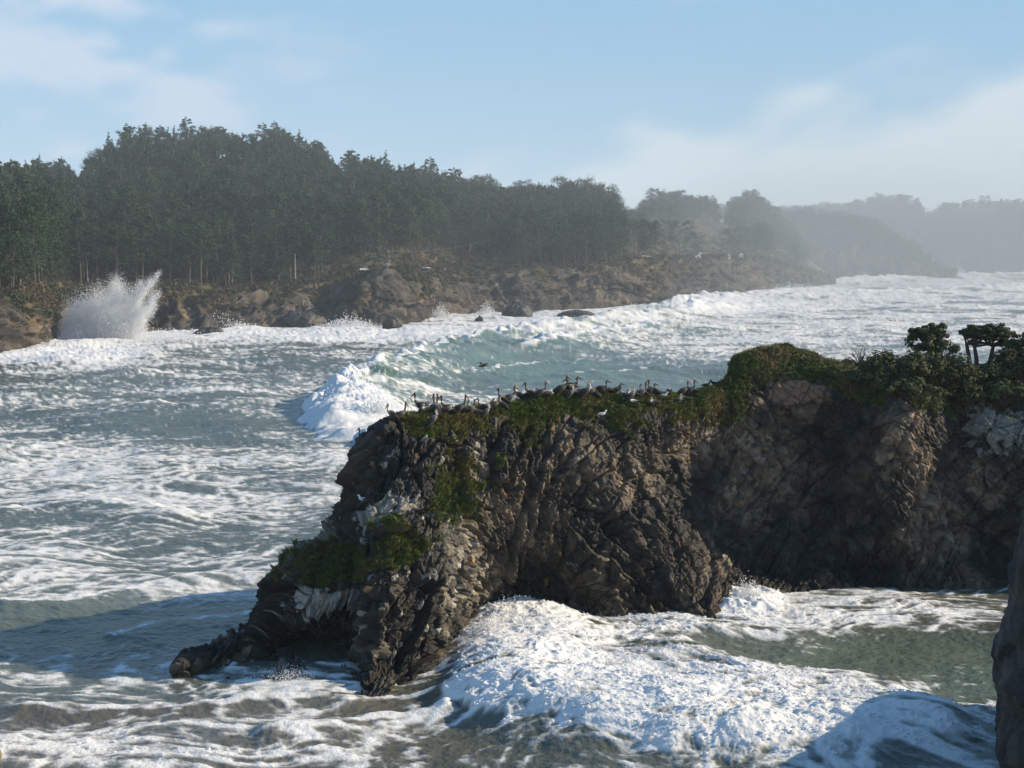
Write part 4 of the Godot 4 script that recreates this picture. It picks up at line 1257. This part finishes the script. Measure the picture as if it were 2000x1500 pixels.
# ---------------------------------------------------------------- things along the far shore
func build_shore_things() -> void:
	var wood := tinted(0.9, 0.2)
	var paint := tinted(0.5, 0.4)
	# utility poles: pixel of foot, pixel height, lean
	for b in [[169, 552, 53, 0.0, 1], [36, 553, 40, 0.0, 0], [576, 548, 52, 0.0, 0], [763, 522, 34, -5.0, 1], [787, 482, 26, 0.0, 0], [919, 494, 18, 0.0, 1], [1051, 470, 34, 0.0, 1], [1063, 490, 20, 0.0, 0], [1241, 498, 40, 0.0, 1], [1215, 500, 34, 0.0, 0], [1321, 480, 22, 0, 0], [1275, 446, 24, 0, 0]]:
		var p := land_at(b[0], b[1])
		if p == Vector3.INF: continue
		var top := at_depth(b[0] + b[3], b[1] - b[2], -p.z) - p
		var s := Shape.new()
		s.tube([Vector3(0, -0.6, 0), top * 0.5, top], [0.22, 0.19, 0.15], [0.22, 0.19, 0.15], [Color(0.36, 0.33, 0.28)], 8)
		var o := thing("utility_pole", "bare grey wooden utility pole standing along the shore road" if b[4] == 0 else "grey wooden utility pole with a crossarm along the shore road", "pole", p, 0.0, "utility poles along the shore road")
		put("pole", s.done(), wood, o)
		if b[4] == 1:
			var arm := Shape.new()
			arm.box(Transform3D(Basis(), top - Vector3(0, 0.5, -0.2)), Vector3(2.0, 0.14, 0.12), Color(0.30, 0.27, 0.22))
			for x in [-0.85, -0.3, 0.3, 0.85]: arm.tube([top + Vector3(x, -0.43, 0.2), top + Vector3(x, -0.22, 0.2)], [0.05, 0.03], [0.05, 0.03], [Color(0.5, 0.5, 0.48)], 5)
			put("crossarm", arm.done(), wood, o)
	# wires between the poles of the road
	var heads := []
	for b in [[758, 490], [919, 477], [1051, 438]]:
		var q := land_at(b[0], b[1] + 32)
		heads.append(at_depth(b[0], b[1], -q.z))
	for k in 2:
		var path := []
		for s in 13:
			var f := s / 12.0
			path.append(heads[k].lerp(heads[k + 1], f) - Vector3(0, 2.2 * 4.0 * f * (1.0 - f) * 0.5, 0))
		var w := Shape.new()
		w.tube(path, path.map(func(_x): return 0.035), path.map(func(_x): return 0.035), [Color(0.25, 0.25, 0.25)], 4)
		tag(put("power_line", w.done(), wood), "sagging power line between wooden poles on the hillside", "wire", "power lines on the hillside")
	car(713, 530, 0.35, "white saloon car parked on the grass by the cliff road", Color(0.80, 0.80, 0.78))
	car(829, 525, -0.2, "white car half hidden behind the cliff edge near a leaning pole", Color(0.72, 0.72, 0.70))
	# two white road signs
	for b in [[756, 524, "round white road sign beside the leaning pole"], [964, 508, "small white road sign among dark shrubs"]]:
		var p := land_at(b[0], b[1])
		var o := thing("road_sign", b[2], "sign", p)
		var s := Shape.new()
		s.tube([Vector3(0, -0.4, 0), Vector3(0, 1.5, 0)], [0.05, 0.05], [0.05, 0.05], [Color(0.4, 0.4, 0.4)], 6)
		put("post", s.done(), wood, o)
		s = Shape.new()
		s.tube([Vector3(0, 1.55, 0.04), Vector3(0, 1.55, 0.08)], [0.55, 0.55], [0.6, 0.6], [Color(0.8, 0.8, 0.78)], 16)
		put("panel", s.done(), paint, o)
	# white railing and stair down the headland, and small houses
	var p := land_at(1358, 502)
	if p != Vector3.INF:
		var o := thing("stair_railing", "white wooden stair and railing at the headland's rim", "railing", p)
		var m := -p.z / LENS
		for q in [[-6, -3, -6, 5], [-6, 2, 5, 3], [5, 3, 9, 9], [9, 9, 12, 8], [6, 6, 10, 0], [-6, -1, 5, 1]]:
			var s := Shape.new()
			s.tube([Vector3(q[0], q[1], 2) * m, Vector3(q[2], q[3], 2) * m], [0.45, 0.45], [0.45, 0.45], [Color(0.78, 0.77, 0.72)], 6)
			put("rail", s.done(), paint, o)
	house(1411, 428, 3.4, 6.0, Color(0.62, 0.58, 0.48), "narrow pale house among dark trees on the headland")
	house(1444, 500, 2.6, 1.6, Color(0.60, 0.60, 0.58), "low pale cabin on the headland's bare rim")
	house(1420, 500, 2.4, 1.2, Color(0.66, 0.66, 0.64), "low white shed on the headland's bare rim")
	house(1630, 452, 12.0, 4.0, Color(0.55, 0.55, 0.54), "hazy pale house on the far coast's slope")
	# white water running off the headland's ledge
	var ro := thing("water_runoff", "white water streaming down the dark headland cliff", "runoff", on_level(1500, 566))
	for q in [[1480, 527, 1487, 540, 1494, 556, 0.9], [1492, 528, 1500, 540, 1510, 560, 0.7]]:
		var s := Shape.new()
		var d := -ro.position.z
		s.tube([at_depth(q[0], q[1], d + 8.0) - ro.position, at_depth(q[2], q[3], d + 1.0) - ro.position, at_depth(q[4], q[5], d - 3.0) - ro.position], [q[6] * 0.7, q[6], q[6] * 1.5], [0.3, 0.4, 0.5], [Color(0.7, 0.71, 0.72)], 8)
		put("strand", s.done(), tinted(0.9, 0.2), ro)
	# fence along the headland's lawn
	var run := []
	for px in range(1255, 1300, 9):
		var q := land_at(px, 506)
		if q != Vector3.INF: run.append(q)
	if run.size() > 2:
		var o := thing("lawn_fence", "low pale fence along the headland's lawn", "fence", run[0])
		for k in run.size():
			var s := Shape.new()
			var b: Vector3 = run[k] - run[0]
			s.box(Transform3D(Basis(), b + Vector3(0, 0.4, 0)), Vector3(0.2, 1.9, 0.2), Color(0.5, 0.48, 0.44))
			put("post", s.done(), wood, o)
			if k:
				s = Shape.new()
				var a: Vector3 = run[k - 1] - run[0]
				s.tube([a + Vector3(0, 1.2, 0.13), b + Vector3(0, 1.2, 0.13)], [0.08, 0.08], [0.12, 0.12], [Color(0.5, 0.48, 0.44)], 5)
				put("rail", s.done(), wood, o)
	# rocks awash along the far shore
	var n := 0
	for b in [[768, 645, 42, 26, "dark wet boulder awash below the far cliff's pale foot"], [1010, 618, 62, 26, "long dark reef awash between two coves"], [1125, 618, 76, 12, "low flat dark reef ahead of the breaking surf"], [935, 628, 18, 9, "small black rock alone in the foam"], [410, 658, 70, 18, "dark broken ledge awash beside the big splash"], [1290, 598, 60, 12, "dark low reef behind the surf by the headland"], [590, 640, 90, 34, "black ledge with water streaming off it"], [1500, 562, 90, 34, "black headland ledge with white water streaming off it"]]:
		var c := on_level(b[0], b[1])
		var m := -c.z / LENS
		var cols := []
		for k in 13:
			var a := TAU * k / 12.0
			var col := []
			for r in [[-0.4, 1.1], [0.0, 1.0], [0.45, 0.85], [0.8, 0.55], [1.0, 0.05]]:
				var wv := 1.0 + 0.35 * rock_warp.get_noise_2d(cos(a) * 6.0 + n * 31.0, sin(a) * 6.0 + r[0] * 4.0)
				if k == 12: wv = 1.0 + 0.35 * rock_warp.get_noise_2d(6.0 + n * 31.0, r[0] * 4.0)
				col.append(Vector3(c.x + cos(-a) * r[1] * b[2] * 0.5 * m * wv, r[0] * b[3] * m, c.z + sin(-a) * r[1] * b[2] * 0.5 * m * wv))
			cols.append(col)
		var g := loft(cols, 0.5, [6, 12, 12, 10])
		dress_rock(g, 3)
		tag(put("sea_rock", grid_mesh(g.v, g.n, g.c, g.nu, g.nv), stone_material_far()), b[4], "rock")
		n += 1
var far_stone: StandardMaterial3D
func stone_material_far() -> StandardMaterial3D:
	if far_stone == null: far_stone = tinted(0.6, 0.45)
	return far_stone
func car(px: float, py: float, turn: float, label: String, paint: Color) -> void:
	var p := land_at(px, py)
	if p == Vector3.INF: return
	var o := thing("parked_car", label, "car", p + Vector3(0, 0.1, 0.6), turn)
	var s := Shape.new()
	s.tube([Vector3(-2.1, 0.62, 0), Vector3(-2.0, 0.68, 0), Vector3(-1.2, 0.74, 0), Vector3(0.8, 0.72, 0), Vector3(1.7, 0.66, 0), Vector3(2.1, 0.55, 0)], [0.70, 0.86, 0.9, 0.9, 0.86, 0.68], [0.22, 0.36, 0.40, 0.38, 0.32, 0.20], [paint], 12)
	put("body", s.done(), tinted(0.3, 0.6), o)
	s = Shape.new()
	s.tube([Vector3(-1.5, 1.0, 0), Vector3(-0.9, 1.12, 0), Vector3(0.3, 1.14, 0), Vector3(1.0, 0.95, 0)], [0.6, 0.72, 0.72, 0.6], [0.1, 0.36, 0.35, 0.08], [Color(0.03, 0.035, 0.04)], 10)
	put("window", s.done(), tinted(0.1, 0.6), o)
	s = Shape.new()
	s.tube([Vector3(-1.0, 1.46, 0), Vector3(0.3, 1.47, 0)], [0.6, 0.6], [0.05, 0.05], [paint], 10)
	put("roof", s.done(), tinted(0.3, 0.6), o)
	for x in [-1.3, 1.3]:
		for z in [-0.82, 0.82]:
			s = Shape.new()
			s.tube([Vector3(x, 0.33, z - 0.1), Vector3(x, 0.33, z + 0.1)], [0.33, 0.33], [0.33, 0.33], [Color(0.02, 0.02, 0.02)], 12)
			put("wheel", s.done(), tinted(0.8, 0.3), o)
func house(px: float, py: float, wide: float, high: float, paint: Color, label: String) -> void:
	var p := land_at(px, py)
	for k in 20:
		if p.z > -1150.0 or px > 1600.0: break
		p = land_at(px, py + k * 3.0)
	if p == Vector3.INF: return
	var o := thing("house", label, "house", p, 0.3)
	var deep := wide * 0.8
	var s := Shape.new()
	s.box(Transform3D(Basis(), Vector3(0, high / 2 - 0.5, 0)), Vector3(wide, high + 1.0, deep), paint)
	put("wall", s.done(), tinted(0.85, 0.3), o)
	s = Shape.new()
	var r := Vector3(wide / 2 + 0.3, 0, 0)
	var b := Vector3(0, 0, deep / 2 + 0.3)
	var a := Vector3(0, high, 0)
	var t := a + Vector3(0, wide * 0.36, 0)
	var roof := Color(0.12, 0.11, 0.10)
	s.tri(a - r - b, a - r + b, t + b, roof); s.tri(a - r - b, t + b, t - b, roof)
	s.tri(a + r + b, a + r - b, t - b, roof); s.tri(a + r + b, t - b, t + b, roof)
	s.tri(a - r + b, a + r + b, t + b, paint); s.tri(a + r - b, a - r - b, t - b, paint)
	put("roof", s.done(), tinted(0.9, 0.2), o)
	for x in [-0.25, 0.25]:
		s = Shape.new()
		s.box(Transform3D(Basis(), Vector3(x * wide, high * 0.6, deep / 2 + 0.02)), Vector3(wide * 0.2, high * 0.28, 0.06), Color(0.04, 0.045, 0.05))
		put("window", s.done(), tinted(0.15, 0.6), o)

# ---------------------------------------------------------------- spray
func drop_mesh() -> ArrayMesh:
	var s := Shape.new()
	rng.seed = 3
	var p := [Vector3.UP, Vector3.DOWN, Vector3.LEFT, Vector3.RIGHT, Vector3.FORWARD, Vector3.BACK]
	for k in 6: p[k] = p[k] * rng.randf_range(0.7, 1.3)
	for f in [[0, 3, 5], [0, 5, 2], [0, 2, 4], [0, 4, 3], [1, 5, 3], [1, 2, 5], [1, 4, 2], [1, 3, 4]]:
		var a: Vector3 = p[f[0]]
		var b: Vector3 = p[f[1]]
		var d: Vector3 = p[f[2]]
		if (b - a).cross(d - a).dot(a + b + d) > 0.0: s.tri(a, b, d, Color.WHITE)
		else: s.tri(a, d, b, Color.WHITE)
	return s.done()
func mist(at: Vector3, size: Vector3, density: float) -> void:
	var m := FogVolume.new()
	m.name = numbered("sea_mist")
	m.shape = RenderingServer.FOG_VOLUME_SHAPE_ELLIPSOID
	m.size = size
	m.position = at
	var f := FogMaterial.new()
	f.density = density
	f.albedo = Color(0.93, 0.97, 1.0) if density < 0.01 else Color(1, 1, 1)
	m.material = f
	add_child(m)
	tag(m, "thin bank of sea mist drifting over the surf and coast", "mist", "banks of sea mist", "stuff")
func build_spray() -> void:
	mist(Vector3(100, 0, -1150), Vector3(2800, 400, 1760), 0.00027)
	mist(Vector3(420, 0, -1500), Vector3(1300, 260, 900), 0.0003)
	mist(Vector3(200, 0, -900), Vector3(420, 150, 560), 0.0008)
	rng.seed = 19
	for q in [[150, 680, 132, 640, 22], [160, 680, 146, 604, 24], [178, 680, 172, 590, 26], [195, 680, 200, 576, 26], [208, 678, 226, 556, 20], [220, 676, 250, 572, 22], [232, 672, 280, 556, 12], [245, 668, 304, 542, 8], [245, 668, 305, 580, 12], [240, 668, 290, 606, 16]]:
		for e in 3:
			var f := (e + 0.6) / 3.2
			var c := at_depth(lerpf(q[0], q[2], f), lerpf(q[1], q[3], f), 392.0 + rng.randf_range(-4, 4))
			var r: float = q[4] * (1.25 - 0.7 * f) * 392.0 / LENS
			mist(c + Vector3(rng.randf_range(-0.5, 0.5), rng.randf_range(-0.6, 0.6), 0) * r, Vector3(r * 2.7, (q[1] - q[3]) * rng.randf_range(0.35, 0.6) * 392.0 / LENS, r * 2.7), 0.26 - 0.18 * f)
	var foam := tinted(1.0, 0.0)
	foam.albedo_color = lin(0.88, 0.89, 0.90)
	foam.backlight_enabled = true
	foam.backlight = Color(1.0, 1.0, 1.0)
	var drop := drop_mesh()
	rng.seed = 61
	# the big splash: jets thrown up from the foot of the cliff; pixel of foot and tip, width, number
	var places := []
	var depth := -on_level(200, 668).z
	for j in [[150, 680, 128, 640, 26, 900], [160, 680, 142, 600, 30, 1300], [175, 680, 165, 588, 34, 1500], [190, 680, 196, 570, 34, 1700], [205, 678, 226, 546, 26, 1500], [215, 676, 250, 566, 28, 1300], [230, 672, 278, 550, 16, 750], [240, 670, 296, 546, 12, 600], [245, 668, 306, 530, 9, 520], [250, 668, 314, 570, 14, 600], [245, 668, 300, 600, 18, 700], [185, 684, 120, 655, 22, 900], [230, 680, 270, 640, 34, 900], [150, 690, 110, 678, 20, 600], [215, 660, 215, 610, 34, 1800]]:
		var a := at_depth(j[0], j[1], depth + rng.randf_range(-4, 4))
		var b := at_depth(j[2], j[3], depth + rng.randf_range(-4, 4))
		var m := depth / LENS
		for k in j[5] * 4:
			var f := pow(rng.randf(), 0.75)
			var c := a.lerp(b, f) * 1.0 + Vector3(rock_warp.get_noise_2d(f * 9.0, j[2]) * 1.6, 1.5 * sin(f * PI), 0)
			var r: float = j[4] * m * (1.2 - 0.62 * f)
			c += Vector3(rng.randfn(), rng.randfn() * 1.2, rng.randfn()) * r * 0.5
			var s := rng.randf_range(0.025, 0.09) * (1.5 - 0.8 * f)
			places.append(Transform3D(Basis(Vector3(rng.randf() - 0.5, rng.randf() - 0.5, rng.randf() - 0.5).normalized(), rng.randf() * TAU).scaled(Vector3(s, s * 1.5, s)), c))
	many("splash", drop, foam, places, [], "tall white splash bursting against the far cliff", "splash")
	# knots of froth thrown up on the near white water
	places = []
	for p in froth_spots:
		var s := 0.02 + 0.085 * pow(rng.randf(), 2.0)
		var b := Basis(Vector3(rng.randf() - 0.5, rng.randf() - 0.5, rng.randf() - 0.5).normalized(), rng.randf() * TAU)
		places.append(Transform3D(b.scaled(Vector3(s * rng.randf_range(0.8, 1.8), s, s)), p + Vector3(rng.randf_range(-0.05, 0.05), rng.randf_range(0.0, 0.07), rng.randf_range(-0.1, 0.1))))
	many("froth", drop, foam, places, [], "knots of froth churned up on the near white water", "froth")
	# spray along the crests and where surf strikes the rock
	places = []
	for j in [[1000, 1215, 70, 22, 2600, 0.05], [960, 1240, 50, 24, 1800, 0.05], [1060, 1200, 60, 14, 900, 0.04], [1460, 1165, 36, 18, 1500, 0.05], [1180, 1190, 120, 8, 700, 0.035], [560, 1318, 60, 8, 400, 0.035],
			[700, 770, 60, 26, 2200, 0.16], [650, 800, 36, 18, 1200, 0.14], [770, 735, 40, 16, 1200, 0.14], [740, 800, 40, 30, 1200, 0.14], [860, 700, 60, 8, 600, 0.12],
			[430, 632, 60, 12, 1600, 0.22], [600, 618, 30, 18, 900, 0.18], [680, 632, 60, 9, 1000, 0.2], [860, 612, 22, 12, 600, 0.2], [950, 606, 20, 10, 400, 0.2], [1370, 585, 36, 10, 900, 0.3], [1550, 566, 70, 8, 1200, 0.4], [1690, 543, 18, 7, 500, 0.5], [1870, 533, 20, 8, 500, 0.6], [1495, 545, 10, 14, 500, 0.35], [330, 660, 80, 10, 1200, 0.2]]:
		var c := on_level(j[0], j[1] + j[3])
		var m := -c.z / LENS
		for k in j[4] * 2:
			var x: float = rng.randfn() * j[2] * 0.5
			var y: float = absf(rng.randfn()) * j[3] * exp(-x * x / (j[2] * j[2]))
			var s: float = j[5] * rng.randf_range(0.25, 0.8)
			places.append(Transform3D(Basis(Vector3.UP, rng.randf() * TAU).scaled(Vector3(s, s * 1.3, s)), c + Vector3(x * m, y * m + 0.2, rng.randfn() * j[2] * 0.35 * m)))
	many("spray", drop, foam, places, [], "fine white spray above the breaking crests and surf", "spray")
